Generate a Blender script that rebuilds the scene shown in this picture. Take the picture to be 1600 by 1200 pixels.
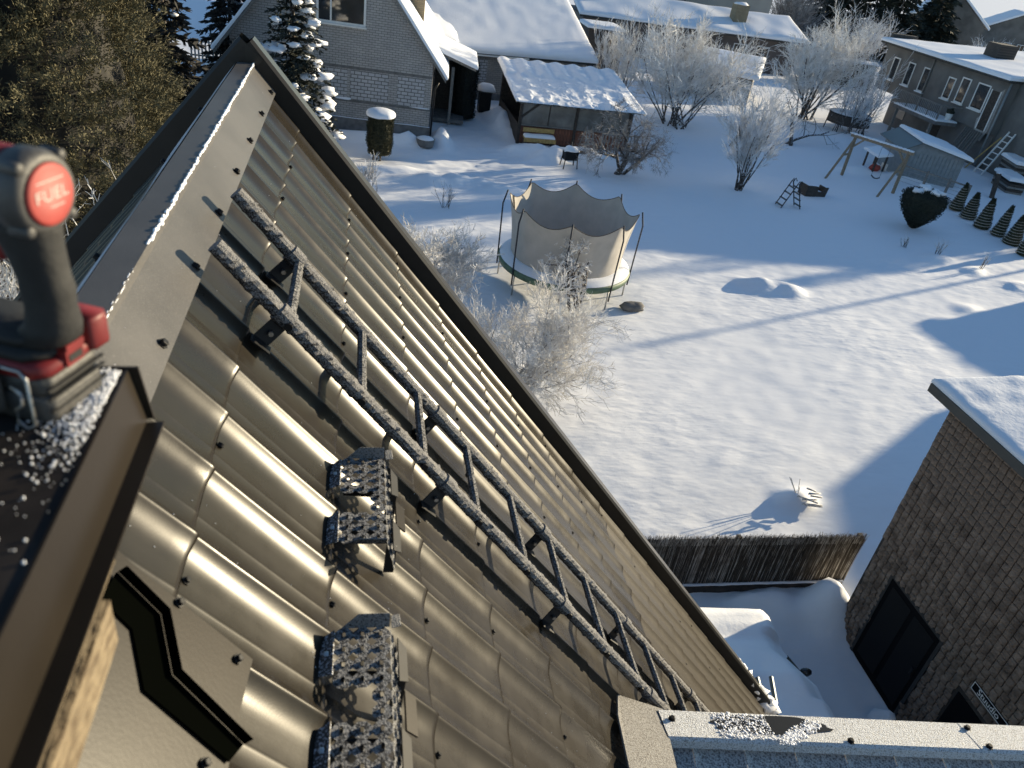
import bpy, math, random
import numpy as np
from mathutils import Vector, Matrix, noise as mnoise
R = math.radians
random.seed(7)
for o in list(bpy.data.objects): bpy.data.objects.remove(o)
SC = bpy.context.scene
COL = SC.collection

# ------------------------------------------------------------------ camera
cam = bpy.data.cameras.new('camera'); camo = bpy.data.objects.new('camera', cam); COL.objects.link(camo)
cam.sensor_width = 36; cam.lens = 27.0; cam.clip_start = 0.02; cam.clip_end = 2000
camo.matrix_world = Matrix(((0.97795, -0.02892, -0.20684, 0.0), (-0.15794, 0.54558, -0.82304, 0.0),
                            (0.13665, 0.83756, 0.52898, 10.0), (0, 0, 0, 1)))
cam.dof.use_dof = True; cam.dof.focus_distance = 5.5; cam.dof.aperture_fstop = 6.0
SC.camera = camo
# ------------------------------------------------------------------ sky, sun, exposure
SUN = Vector((1.0, 0.40, 0.195)).normalized()
W = bpy.data.worlds.new('World'); SC.world = W; W.use_nodes = True
nt = W.node_tree; nt.nodes.clear()
sky = nt.nodes.new('ShaderNodeTexSky'); sky.sky_type = 'NISHITA'; sky.sun_disc = False
sky.sun_elevation = math.asin(SUN.z); sky.sun_rotation = math.atan2(SUN.x, SUN.y)
sky.air_density = 1.0; sky.dust_density = 0.1; sky.ozone_density = 2.8
bg = nt.nodes.new('ShaderNodeBackground'); bg.inputs[1].default_value = 0.105
out = nt.nodes.new('ShaderNodeOutputWorld')
nt.links.new(sky.outputs[0], bg.inputs[0]); nt.links.new(bg.outputs[0], out.inputs[0])
sl = bpy.data.lights.new('sun', 'SUN'); sl.energy = 5.0; sl.angle = R(0.55); sl.color = (1.0, 0.845, 0.58)
so = bpy.data.objects.new('sun', sl); COL.objects.link(so); so.location = SUN * 60
so.rotation_euler = (-SUN).to_track_quat('-Z', 'Y').to_euler()
SC.view_settings.view_transform = 'Standard'; SC.view_settings.look = 'None'
SC.view_settings.exposure = 0.90; SC.view_settings.gamma = 1.0
SC.view_settings.use_curve_mapping = False
SC.render.engine = 'CYCLES'

# ------------------------------------------------------------------ materials
MATS = {}
def mat(name, col, rough=0.7, metal=0.0, var=0.0, vscale=8.0, col2=None, bump=0.0, bscale=40.0, spec=0.5, frost=0.0, fscale=60.0,
        frostz=0.0, trans=0.0, alpha=1.0, sss=0.0, stretch=None, detail=4.0, fcol=(0.78, 0.80, 0.84), rvar=0.0):
    m = bpy.data.materials.new(name); m.use_nodes = True; MATS[name] = m
    n = m.node_tree.nodes; l = m.node_tree.links; b = n['Principled BSDF']
    b.inputs['Roughness'].default_value = rough; b.inputs['Metallic'].default_value = metal
    b.inputs['Specular IOR Level'].default_value = spec
    b.inputs['Transmission Weight'].default_value = trans; b.inputs['Alpha'].default_value = alpha
    tc = n.new('ShaderNodeTexCoord'); src = tc.outputs['Object']
    if stretch:
        mp = n.new('ShaderNodeMapping'); mp.inputs['Scale'].default_value = stretch
        l.new(src, mp.inputs[0]); src = mp.outputs[0]
    c4 = (*col, 1); cout = None
    if rvar > 0:
        tr_ = n.new('ShaderNodeTexNoise'); tr_.inputs['Scale'].default_value = 5.0; tr_.inputs['Detail'].default_value = 8; tr_.inputs['Roughness'].default_value = 0.65
        g_ = n.new('ShaderNodeNewGeometry'); l.new(g_.outputs['Position'], tr_.inputs['Vector'])
        mr_ = n.new('ShaderNodeMapRange'); mr_.inputs[1].default_value = 0.3; mr_.inputs[2].default_value = 0.7; mr_.inputs[3].default_value = rough*(1-rvar); mr_.inputs[4].default_value = rough*(1+rvar)
        l.new(tr_.outputs['Fac'], mr_.inputs[0]); l.new(mr_.outputs[0], b.inputs['Roughness'])
    b.inputs['Base Color'].default_value = c4
    if var > 0 or col2:
        t = n.new('ShaderNodeTexNoise'); t.inputs['Scale'].default_value = vscale; t.inputs['Detail'].default_value = detail
        l.new(src, t.inputs['Vector'])
        rp = n.new('ShaderNodeValToRGB')
        rp.color_ramp.elements[0].position = 0.32; rp.color_ramp.elements[1].position = 0.68
        c2 = col2 if col2 else tuple(x * (1 - var) for x in col)
        c1 = col if col2 else tuple(min(1, x * (1 + var)) for x in col)
        rp.color_ramp.elements[0].color = (*c2, 1); rp.color_ramp.elements[1].color = (*c1, 1)
        l.new(t.outputs['Fac'], rp.inputs[0]); cout = rp.outputs[0]
    h = None
    if bump > 0:
        tb = n.new('ShaderNodeTexNoise'); tb.inputs['Scale'].default_value = bscale; tb.inputs['Detail'].default_value = 5
        l.new(src, tb.inputs['Vector']); h = tb.outputs['Fac']
        bp = n.new('ShaderNodeBump'); bp.inputs['Strength'].default_value = bump; bp.inputs['Distance'].default_value = 0.02
        l.new(h, bp.inputs['Height']); l.new(bp.outputs[0], b.inputs['Normal'])
    if frost > 0 or frostz > 0:
        tf = n.new('ShaderNodeTexNoise'); tf.inputs['Scale'].default_value = fscale; tf.inputs['Detail'].default_value = 6
        l.new(tc.outputs['Object'], tf.inputs['Vector'])
        g = n.new('ShaderNodeNewGeometry'); sx = n.new('ShaderNodeSeparateXYZ'); l.new(g.outputs['Normal'], sx.inputs[0])
        ma = n.new('ShaderNodeMath'); ma.operation = 'MULTIPLY_ADD'; l.new(sx.outputs[2], ma.inputs[0])
        ma.inputs[1].default_value = frostz; l.new(tf.outputs['Fac'], ma.inputs[2])
        rf = n.new('ShaderNodeValToRGB'); rf.color_ramp.elements[0].position = max(0.0, 0.62 - frost * 0.5)
        rf.color_ramp.elements[1].position = min(1.0, 0.74 - frost * 0.35)
        l.new(ma.outputs[0], rf.inputs[0])
        mx = n.new('ShaderNodeMix'); mx.data_type = 'RGBA'; l.new(rf.outputs[0], mx.inputs[0])
        if cout: l.new(cout, mx.inputs[6])
        else: mx.inputs[6].default_value = c4
        mx.inputs[7].default_value = (*fcol, 1); cout = mx.outputs[2]
        mr = n.new('ShaderNodeMix'); mr.data_type = 'FLOAT'; l.new(rf.outputs[0], mr.inputs[0])
        mr.inputs[2].default_value = rough; mr.inputs[3].default_value = 0.85; l.new(mr.outputs[0], b.inputs['Roughness'])
        mm = n.new('ShaderNodeMix'); mm.data_type = 'FLOAT'; l.new(rf.outputs[0], mm.inputs[0])
        mm.inputs[2].default_value = metal; mm.inputs[3].default_value = 0.0; l.new(mm.outputs[0], b.inputs['Metallic'])
    if cout: l.new(cout, b.inputs['Base Color'])
    return m

def mat_brick(name, c1, c2, mortar, bw, bh, ms=0.012, rough=0.85, axes='XZ', bump=0.4):
    m = bpy.data.materials.new(name); m.use_nodes = True; MATS[name] = m
    n = m.node_tree.nodes; l = m.node_tree.links; b = n['Principled BSDF']; b.inputs['Roughness'].default_value = rough
    tc = n.new('ShaderNodeTexCoord'); sp = n.new('ShaderNodeSeparateXYZ'); l.new(tc.outputs['Object'], sp.inputs[0])
    cb = n.new('ShaderNodeCombineXYZ'); l.new(sp.outputs['XYZ'.index(axes[0])], cb.inputs[0]); l.new(sp.outputs['XYZ'.index(axes[1])], cb.inputs[1])
    t = n.new('ShaderNodeTexBrick'); t.inputs['Scale'].default_value = 1.0
    t.inputs['Brick Width'].default_value = bw; t.inputs['Row Height'].default_value = bh; t.inputs['Mortar Size'].default_value = ms
    t.inputs['Mortar Smooth'].default_value = 0.3; t.inputs['Bias'].default_value = 0.0
    t.inputs['Color1'].default_value = (*c1, 1); t.inputs['Color2'].default_value = (*c2, 1); t.inputs['Mortar'].default_value = (*mortar, 1)
    l.new(cb.outputs[0], t.inputs['Vector'])
    ns = n.new('ShaderNodeTexNoise'); ns.inputs['Scale'].default_value = 1.3; ns.inputs['Detail'].default_value = 6; l.new(tc.outputs['Object'], ns.inputs['Vector'])
    mx = n.new('ShaderNodeMix'); mx.data_type = 'RGBA'; mx.blend_type = 'MULTIPLY'; mx.inputs[0].default_value = 0.35
    l.new(t.outputs['Color'], mx.inputs[6]); l.new(ns.outputs['Fac'], mx.inputs[7]); l.new(mx.outputs[2], b.inputs['Base Color'])
    bp = n.new('ShaderNodeBump'); bp.inputs['Strength'].default_value = bump; bp.inputs['Distance'].default_value = 0.01; bp.invert = True
    l.new(t.outputs['Fac'], bp.inputs['Height']); l.new(bp.outputs[0], b.inputs['Normal'])
    return m

def mat_snow(name, bump=0.25, s1=9.0, s2=60.0, tint=(0.86, 0.87, 0.90), dist=0.02, wind=False):
    m = bpy.data.materials.new(name); m.use_nodes = True; MATS[name] = m
    n = m.node_tree.nodes; l = m.node_tree.links; b = n['Principled BSDF']
    b.inputs['Base Color'].default_value = (*tint, 1); b.inputs['Roughness'].default_value = 0.75; b.inputs['Specular IOR Level'].default_value = 0.25
    tc = n.new('ShaderNodeTexCoord'); src = tc.outputs['Object']
    if wind:
        mp = n.new('ShaderNodeMapping'); mp.inputs['Rotation'].default_value = (0, 0, R(-35)); mp.inputs['Scale'].default_value = (0.55, 1.25, 1)
        l.new(src, mp.inputs[0]); src = mp.outputs[0]
    a = n.new('ShaderNodeTexNoise'); a.inputs['Scale'].default_value = s1; a.inputs['Detail'].default_value = 2.5
    c = n.new('ShaderNodeTexNoise'); c.inputs['Scale'].default_value = s2; c.inputs['Detail'].default_value = 3
    l.new(src, a.inputs['Vector']); l.new(tc.outputs['Object'], c.inputs['Vector'])
    ad = n.new('ShaderNodeMath'); ad.operation = 'MULTIPLY_ADD'; l.new(c.outputs['Fac'], ad.inputs[0]); ad.inputs[1].default_value = 0.06 if wind else 0.25; l.new(a.outputs['Fac'], ad.inputs[2])
    hsrc = ad.outputs[0]
    if wind:
        q = n.new('ShaderNodeTexNoise'); q.inputs['Scale'].default_value = 0.22; q.inputs['Detail'].default_value = 2; l.new(tc.outputs['Object'], q.inputs['Vector'])
        mq = n.new('ShaderNodeMapRange'); mq.inputs[1].default_value = 0.35; mq.inputs[2].default_value = 0.65; mq.inputs[3].default_value = 0.35; mq.inputs[4].default_value = 1.25; l.new(q.outputs['Fac'], mq.inputs[0])
        mu = n.new('ShaderNodeMath'); mu.operation = 'MULTIPLY'; l.new(hsrc, mu.inputs[0]); l.new(mq.outputs[0], mu.inputs[1]); hsrc = mu.outputs[0]
    bp = n.new('ShaderNodeBump'); bp.inputs['Strength'].default_value = bump; bp.inputs['Distance'].default_value = dist
    l.new(hsrc, bp.inputs['Height']); l.new(bp.outputs[0], b.inputs['Normal'])
    return m

snow = mat_snow('snow', 0.62, 2.6, 26.0, dist=0.055, wind=True)
snow_lump = mat_snow('snow_lump', 0.3, 14.0, 90.0)
roofm = mat('roof_metal', (0.0195, 0.0163, 0.0122), 0.28, 0.0, var=0.22, vscale=2.6, bump=0.010, bscale=300, spec=0.18, rvar=0.22)
roofm2 = mat('roof_metal_frosty', (0.026, 0.0212, 0.0152), 0.35, 0.0, var=0.25, vscale=3.0, bump=0.05, bscale=300, spec=0.15, frost=0.13, fscale=330, fcol=(0.12, 0.105, 0.085))
roofm_clean = mat('roof_metal_trim', (0.021, 0.0168, 0.0125), 0.34, 0.0, var=0.18, vscale=5, bump=0.012, bscale=150, spec=0.15)
capm = mat('ridge_cap_metal', (0.088, 0.083, 0.079), 0.42, 0.0, var=0.20, vscale=4, bump=0.03, bscale=320, spec=0.2, frost=0.13, fscale=420, fcol=(0.16, 0.155, 0.15))
capfrost = mat('frosted_metal', (0.20, 0.18, 0.15), 0.6, 0.0, var=0.2, vscale=30, bump=0.5, bscale=230, frost=0.62, fscale=190, fcol=(0.74, 0.745, 0.75))
tilefrost = mat('frosted_tile', (0.20, 0.195, 0.19), 0.7, 0.0, bump=0.4, bscale=220, frost=0.50, fscale=160, fcol=(0.70, 0.69, 0.67))
vergem = mat('verge_metal', (0.014, 0.013, 0.012), 0.4, 0.0, var=0.2, vscale=8, spec=0.3)
vergetop_lit = mat('verge_sunlit_metal', (0.035, 0.032, 0.028), 0.3, 0.0, var=0.15, vscale=8, spec=0.3)  # sunlit copy of the trim metal; sun and shade put in the two colours
blackmetal = mat('black_metal', (0.012, 0.012, 0.013), 0.5, 0.0, spec=0.2, var=0.3, vscale=20)
frostblack = mat('frosted_black', (0.030, 0.030, 0.032), 0.8, 0.0, spec=0.1, frost=0.42, fscale=260, frostz=0.20, bump=0.6, bscale=300, fcol=(0.27, 0.262, 0.255))
frosttread = mat('frosted_tread', (0.045, 0.046, 0.050), 0.8, 0.0, spec=0.1, frost=0.46, fscale=200, bump=0.8, bscale=260, fcol=(0.38, 0.375, 0.37))
rungm = mat('frosted_rung', (0.06, 0.06, 0.06), 0.8, 0.0, spec=0.2, frost=0.44, fscale=150, bump=0.8, bscale=240, fcol=(0.34, 0.33, 0.32))
rubber = mat('black_rubber', (0.011, 0.011, 0.011), 0.75, var=0.4, vscale=40, bump=0.1, bscale=90)
redplastic = mat('red_plastic', (0.16, 0.010, 0.010), 0.5, var=0.25, vscale=18)
reddisc = mat('red_disc', (0.34, 0.045, 0.035), 0.6, var=0.10, vscale=40)
greyplastic = mat('dark_grey_plastic', (0.055, 0.053, 0.05), 0.55, var=0.3, vscale=25, bump=0.1, bscale=100)
steel = mat('steel', (0.45, 0.44, 0.42), 0.35, 0.9)
whitemark = mat('white_print', (0.50, 0.42, 0.38), 0.6)
osb = mat('osb_board', (0.25, 0.195, 0.12), 0.9, col2=(0.10, 0.07, 0.04), vscale=95, bump=0.6, bscale=70, stretch=(1, 0.5, 1.4))
capblack = mat('chimney_cap_black', (0.022, 0.018, 0.016), 0.8, var=0.4, vscale=14, spec=0.15)
frosttwig = mat('frosted_twig', (0.88, 0.88, 0.88), 0.9, col2=(0.55, 0.52, 0.48), vscale=2.2)
frosttwig2 = mat('frosted_twig_dim', (0.82, 0.84, 0.88), 0.9, col2=(0.42, 0.41, 0.40), vscale=2.0)
darktwig = mat('dark_twig', (0.38, 0.375, 0.37), 0.9, col2=(0.10, 0.09, 0.085), vscale=2.5)
bark = mat('bark', (0.085, 0.07, 0.06), 0.9, col2=(0.035, 0.03, 0.027), vscale=9, bump=0.6, bscale=30, frost=0.10, fscale=12, frostz=0.1)
birchbark = mat('birch_bark', (0.42, 0.41, 0.40), 0.85, col2=(0.05, 0.05, 0.05), vscale=6, stretch=(1, 1, 2.5))
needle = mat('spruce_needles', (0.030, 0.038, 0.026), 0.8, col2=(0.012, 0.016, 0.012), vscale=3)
darkconifer = mat('shaded_conifer', (0.030, 0.026, 0.020), 0.85, col2=(0.010, 0.010, 0.009), vscale=3)  # shade of the conifer group put into the needle colour
juniper = mat('juniper_foliage', (0.175, 0.148, 0.078), 0.85, col2=(0.062, 0.062, 0.032), vscale=3.4, detail=7)
thujam = mat('thuja_foliage', (0.075, 0.070, 0.032), 0.8, col2=(0.022, 0.026, 0.014), vscale=9)
thujadark = mat('dark_thuja_foliage', (0.030, 0.036, 0.022), 0.8, col2=(0.012, 0.015, 0.010), vscale=7)
brick_w = mat_brick('white_brick', (0.50, 0.475, 0.445), (0.43, 0.41, 0.39), (0.20, 0.19, 0.185), 0.26, 0.10, 0.012)
brick_panel = mat_brick('pale_panel_brick', (0.60, 0.585, 0.58), (0.52, 0.51, 0.51), (0.16, 0.155, 0.15), 0.30, 0.155, 0.020)
brick_out = mat_brick('outbuilding_brick', (0.42, 0.38, 0.33), (0.36, 0.33, 0.29), (0.22, 0.2, 0.19), 0.28, 0.11, 0.012)
brick_ch = mat_brick('chimney_brick', (0.34, 0.28, 0.17), (0.28, 0.22, 0.13), (0.2, 0.18, 0.15), 0.25, 0.08, 0.012)
plaster_g = mat('grey_plaster', (0.145, 0.138, 0.128), 0.9, var=0.22, vscale=0.8, bump=0.2, bscale=25)
plaster_d = mat('dark_plaster', (0.14, 0.135, 0.125), 0.9, var=0.25, vscale=0.9, bump=0.2, bscale=25)
plaster_l = mat('pale_plaster', (0.36, 0.34, 0.31), 0.9, var=0.12, vscale=0.6)
plaster_w = mat('patch_plaster', (0.33, 0.32, 0.30), 0.9, var=0.3, vscale=3)
concrete = mat('concrete', (0.16, 0.155, 0.15), 0.9, var=0.25, vscale=4)
whitepaint = mat('white_paint', (0.74, 0.73, 0.70), 0.6, var=0.06, vscale=6)
glass = mat('window_glass', (0.03, 0.035, 0.04), 0.06, 0.0, spec=1.0, var=0.3, vscale=1.0)
polyglass = mat('clear_panel', (0.16, 0.155, 0.14), 0.25, spec=0.6, var=0.35, vscale=1.5)
wood = mat('wood', (0.24, 0.185, 0.125), 0.8, var=0.35, vscale=12, stretch=(6, 6, 1), bump=0.2, bscale=30)
woodgrey = mat('grey_wood', (0.20, 0.19, 0.175), 0.85, var=0.35, vscale=10, stretch=(5, 5, 1), bump=0.2, bscale=30)
wooddark = mat('dark_wood', (0.050, 0.040, 0.033), 0.8, var=0.4, vscale=10)
woodred = mat('red_wood', (0.19, 0.075, 0.045), 0.8, var=0.3, vscale=9)
woodyel = mat('yellow_wood', (0.42, 0.28, 0.10), 0.75, var=0.25, vscale=10)
shedmetal = mat('shed_metal', (0.23, 0.255, 0.265), 0.5, 0.3, var=0.15, vscale=4)
netm = mat('net_fabric', (0.43, 0.40, 0.36), 0.9, var=0.08, vscale=3)
greenpad = mat('green_pad', (0.10, 0.16, 0.10), 0.6, var=0.2, vscale=5)
carpaint = mat('car_paint', (0.035, 0.038, 0.042), 0.25, 0.4, spec=0.7)
stonem = mat('stone_block', (0.28, 0.21, 0.16), 0.9, col2=(0.12, 0.086, 0.064), vscale=4.5, bump=0.9, bscale=22, detail=6)
stoneback = mat('stone_joint', (0.045, 0.038, 0.033), 0.95, var=0.3, vscale=20)
doorm = mat('black_door', (0.006, 0.006, 0.007), 0.85, spec=0.1)
reedm = mat('reed', (0.105, 0.085, 0.065), 0.9, col2=(0.035, 0.030, 0.026), vscale=9, stretch=(6, 6, 1), frost=0.0)
reedfrost = mat('frosted_reed', (0.62, 0.58, 0.53), 0.9, col2=(0.22, 0.19, 0.16), vscale=6)
gutterm = mat('green_grey_gutter', (0.10, 0.125, 0.125), 0.4, 0.4)
twine = mat('twine', (0.55, 0.50, 0.42), 0.9)
redtoy = mat('red_toy', (0.35, 0.05, 0.03), 0.5)
rooffelt = mat('dark_roof_edge', (0.05, 0.047, 0.043), 0.8, var=0.3, vscale=6)
asphalt = mat('trodden_ground', (0.06, 0.055, 0.05), 0.9, var=0.4, vscale=3, bump=0.4, bscale=20)

# ------------------------------------------------------------------ mesh helpers
class MB:
    def __init__(s): s.v = []; s.f = []
    def add(s, v, f):
        o = len(s.v); s.v.extend(v); s.f.extend([tuple(i + o for i in q) for q in f]); return s
    def box(s, x0, x1, y0, y1, z0, z1):
        return s.add([(x0,y0,z0),(x1,y0,z0),(x1,y1,z0),(x0,y1,z0),(x0,y0,z1),(x1,y0,z1),(x1,y1,z1),(x0,y1,z1)],
                     [(0,3,2,1),(4,5,6,7),(0,1,5,4),(1,2,6,5),(2,3,7,6),(3,0,4,7)])
    def prism(s, poly, ext):
        n = len(poly); e = Vector(ext)
        v = [tuple(p) for p in poly] + [tuple(Vector(p) + e) for p in poly]
        return s.add(v, [tuple(range(n))[::-1], tuple(range(n, 2*n))] + [(i, (i+1) % n, n + (i+1) % n, n + i) for i in range(n)])
    def beam(s, p, q, w, h, up=(0, 0, 1)):
        p = Vector(p); q = Vector(q); d = (q - p).normalized(); u = Vector(up)
        if abs(d.dot(u)) > 0.95: u = Vector((1, 0, 0))
        a = d.cross(u).normalized() * w / 2; b = a.cross(d).normalized() * h / 2
        v = [tuple(x) for x in (p-a-b, p+a-b, p+a+b, p-a+b, q-a-b, q+a-b, q+a+b, q-a+b)]
        return s.add(v, [(0,3,2,1),(4,5,6,7),(0,1,5,4),(1,2,6,5),(2,3,7,6),(3,0,4,7)])
    def tube(s, pts, rad, n=6, cap=True):
        pts = [Vector(p) for p in pts]; m = len(pts)
        if not hasattr(rad, '__len__'): rad = [rad] * m
        d0 = (pts[1] - pts[0]); u = Vector((0, 0, 1)) if abs(d0.normalized().z) < 0.9 else Vector((1, 0, 0))
        v = []
        for i, p in enumerate(pts):
            d = (pts[min(i+1, m-1)] - pts[max(i-1, 0)])
            if d.length < 1e-9: d = Vector((0, 0, 1))
            d.normalize(); a = d.cross(u)
            if a.length < 1e-4: a = d.orthogonal()
            a.normalize(); b = d.cross(a); r = rad[i]
            for k in range(n):
                t = 2 * math.pi * k / n; q = p + a * (r * math.cos(t)) + b * (r * math.sin(t)); v.append((q.x, q.y, q.z))
        f = [(i*n + k, i*n + (k+1) % n, (i+1)*n + (k+1) % n, (i+1)*n + k) for i in range(m-1) for k in range(n)]
        if cap: f += [tuple(range(n))[::-1], tuple(range((m-1)*n, m*n))]
        return s.add(v, f)
    def lathe(s, prof, c=(0, 0, 0), n=16, axis='Z', cap=True):
        v = []
        for r, z in prof:
            for k in range(n):
                t = 2*math.pi*k/n; x, y = r*math.cos(t), r*math.sin(t)
                v.append((c[0]+x, c[1]+y, c[2]+z) if axis == 'Z' else (c[0]+z, c[1]+x, c[2]+y))
        m = len(prof); f = [(i*n+k, i*n+(k+1) % n, (i+1)*n+(k+1) % n, (i+1)*n+k) for i in range(m-1) for k in range(n)]
        if cap: f += [tuple(range(n))[::-1], tuple(range((m-1)*n, m*n))]
        return s.add(v, f)
    def grid(s, fn, nu, nv):
        v = [tuple(fn(i/nu, j/nv)) for j in range(nv+1) for i in range(nu+1)]
        return s.add(v, [(j*(nu+1)+i, j*(nu+1)+i+1, (j+1)*(nu+1)+i+1, (j+1)*(nu+1)+i) for j in range(nv) for i in range(nu)])
    def blob(s, c, rx, ry, rz, n=10, m=6, jit=0.15, flat=0.0, seed=0):
        v = []; sd = Vector((seed*3.1, seed*1.7, seed))
        for j in range(m+1):
            ph = math.pi * j / m
            for k in range(n):
                t = 2*math.pi*k/n; d = Vector((math.sin(ph)*math.cos(t), math.sin(ph)*math.sin(t), math.cos(ph)))
                q = 1 + jit * mnoise.noise(d*1.6 + sd)*1.6
                z = d.z * rz * q
                if z < -flat*rz and flat > 0: z = -flat*rz
                v.append((c[0]+d.x*rx*q, c[1]+d.y*ry*q, c[2]+z))
        return s.add(v, [(j*n+k, (j+1)*n+k, (j+1)*n+(k+1) % n, j*n+(k+1) % n) for j in range(m) for k in range(n)])
    def build(s, name, m, parent=None, smooth=False, off=None):
        me = bpy.data.meshes.new(name)
        v = s.v
        if off is not None: ox, oy, oz = off; v = [(a-ox, b-oy, c-oz) for a, b, c in v]
        me.from_pydata(v, [], s.f); me.materials.append(m)
        if smooth: me.polygons.foreach_set('use_smooth', [True]*len(me.polygons))
        me.update()
        o = bpy.data.objects.new(name, me); COL.objects.link(o)
        if parent: o.parent = parent
        return o
def tag(o, label=None, cat=None, group=None, kind=None):
    if label: o['label'] = label
    if cat: o['category'] = cat
    if group: o['group'] = group
    if kind: o['kind'] = kind
    return o
def thing(name, label, cat, loc=(0, 0, 0), rz=0.0, group=None):
    o = bpy.data.objects.new(name, None); COL.objects.link(o); o.location = loc; o.rotation_euler = (0, 0, rz)
    o.empty_display_size = 0.2
    return tag(o, label, cat, group)
def part(name, m, parent, fn, smooth=False, off=None):
    b = MB(); fn(b); return b.build(name, m, parent, smooth, off)
def copy_tree(o, parent=None):
    c = o.copy(); COL.objects.link(c)
    if parent: c.parent = parent
    for ch in list(o.children): copy_tree(ch, c)
    return c
def inst(src, name, parent, loc, rot=None, scale=None):
    o = bpy.data.objects.new(name, src.data); COL.objects.link(o); o.parent = parent; o.location = loc
    if rot: o.rotation_euler = rot
    if scale: o.scale = scale
    return o
def bevel(o, w=0.01, seg=2):
    md = o.modifiers.new('bevel', 'BEVEL'); md.width = w; md.segments = seg; md.limit_method = 'ANGLE'; return o
def text_mesh(name, body, size, m, parent, mw, extrude=0.0004):
    cu = bpy.data.curves.new(name, 'FONT'); cu.body = body; cu.size = size; cu.extrude = extrude; cu.align_x = 'CENTER'; cu.align_y = 'CENTER'
    t = bpy.data.objects.new(name + '_curve', cu); COL.objects.link(t)
    dg = bpy.context.evaluated_depsgraph_get(); me = bpy.data.meshes.new_from_object(t.evaluated_get(dg))
    bpy.data.objects.remove(t); bpy.data.curves.remove(cu)
    me.materials.clear(); me.materials.append(m)
    o = bpy.data.objects.new(name, me); COL.objects.link(o); o.parent = parent; o.matrix_local = mw; return o
def nz(x, y, z=0.0): return mnoise.noise(Vector((x, y, z)))
def rnd(a, b): return random.uniform(a, b)

# ================================================================== ground
BUMPS = [  # x, y, sx, sy, height, angle
    (14.1, 22.2, 0.8, 0.42, 0.24, 0.2), (13.4, 22.5, 0.4, 0.3, 0.15, 0.0), (14.8, 21.9, 0.4, 0.28, 0.17, 0.4),
    (9.45, 11.25, 0.40, 0.26, 0.22, 0.3),
    (8.5, 8.2, 0.40, 0.35, 0.62, 0.0), (7.8, 8.35, 0.6, 0.3, 0.35, 0.0), (6.9, 8.5, 0.5, 0.18, 0.18, 0.0),
    (8.0, 36.2, 1.0, 0.45, 0.35, 0.1), (9.6, 35.6, 1.1, 0.5, 0.42, 0.0), (11.0, 35.6, 0.8, 0.5, 0.40, 0.0), (8.9, 34.9, 0.8, 0.5, 0.3, 0.0),
    (7.3, 40.8, 0.5, 1.6, 0.75, 0.1), (3.9, 36.6, 0.35, 1.1, 0.55, 0.0), (1.6, 35.7, 0.9, 0.4, 0.40, 0.0), (2.4, 35.4, 0.5, 0.3, 0.3, 0),
    (-0.2, 35.6, 0.8, 0.5, 0.38, 0.0), (1.2, 31.4, 1.3, 0.35, 0.22, 0.15), (3.0, 30.6, 1.4, 0.4, 0.26, 0.1), (4.6, 31.0, 1.2, 0.3, 0.2, -0.1),
    (5.8, 30.2, 0.8, 0.4, 0.22, 0.0), (23.4, 26.0, 0.6, 0.35, 0.14, 0.2), (24.4, 25.0, 0.5, 0.3, 0.12, 0.5), (25.4, 23.6, 0.6, 0.4, 0.15, 0.3),
    (21.4, 21.4, 0.5, 0.3, 0.10, 0.2), (30.0, 37.8, 1.6, 0.5, 0.3, 0), (30.5, 45.5, 2.5, 1.0, 0.3, 0.3), (27.0, 38.2, 0.9, 0.4, 0.3, 0.1),
]
def gz(x, y):
    z = 0.0
    for bx, by, sx, sy, h, a in BUMPS:
        dx, dy = x-bx, y-by
        if abs(dx) > 5 or abs(dy) > 5: continue
        c, s = math.cos(a), math.sin(a); u = (dx*c + dy*s)/sx; v = (-dx*s + dy*c)/sy
        q = u*u + v*v
        if q < 9: z += h*math.exp(-0.5*q*q*0.35 - 0.45*q) * (1 + 0.35*nz(x*2.2, y*2.2, 3))
    return z
def gfull(x, y):
    z = gz(x, y)
    # broad undulation, wind ripples drawn out along the wind, fine crust
    u = x*0.92 + y*0.39; v = -x*0.39 + y*0.92
    z += 0.05*nz(x*0.11, y*0.11, 1) + 0.024*nz(u*0.35, v*0.7, 5) + 0.0190*nz(u*0.8, v*2.2, 9) + 0.0150*nz(u*1.8, v*3.6, 3)
    # trodden path between house and gazebo, churned
    p = math.exp(-((x-5.3)/1.5)**2) * (1 if y > 31.5 else math.exp(-((y-31.5)/1.2)**2)) * (1 if y < 46 else 0)
    if p > 0.02: z += p*(-0.10 + 0.05*nz(x*2.3, y*2.3, 7) + 0.03*nz(x*6, y*6, 4))
    q = math.exp(-((y-30.6)/1.5)**2) * math.exp(-((x-3)/3.2)**2)
    if q > 0.02: z += q*(0.11*nz(x*1.9, y*2.6, 12) + 0.06*nz(x*5, y*5, 8))
    if 34.2 < y < 37 and 6 < x < 12.5: z += 0.07*nz(x*3.5, y*3.5, 15)
    if x < 8.3 and y < 9 and x > 3: z += 0.07*nz(x*2.2, y*2.2, 11) + 0.035*nz(x*6, y*6, 3)
    return z
def axis(fine0, fine1, step, lo, hi):
    a = list(np.arange(fine0, fine1, step)); s = step; p = fine0; left = []
    while p > lo: s *= 1.25; p -= s; left.append(p)
    s = step; p = a[-1]; right = []
    while p < hi: s *= 1.25; p += s; right.append(p)
    return left[::-1] + a + right
gx = axis(3.0, 30.0, 0.15, -500, 600); gy = axis(8.0, 40.0, 0.15, -200, 900)
gv = [(x, y, gfull(x, y)) for y in gy for x in gx]
nx = len(gx)
gf = [(j*nx+i, j*nx+i+1, (j+1)*nx+i+1, (j+1)*nx+i) for j in range(len(gy)-1) for i in range(nx-1)]
g = MB(); g.v = gv; g.f = gf
ground = g.build('ground', snow, None, True); tag(ground, 'snow covered garden ground with wind ripples and drifts', kind='structure')
del g, gv, gf

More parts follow.
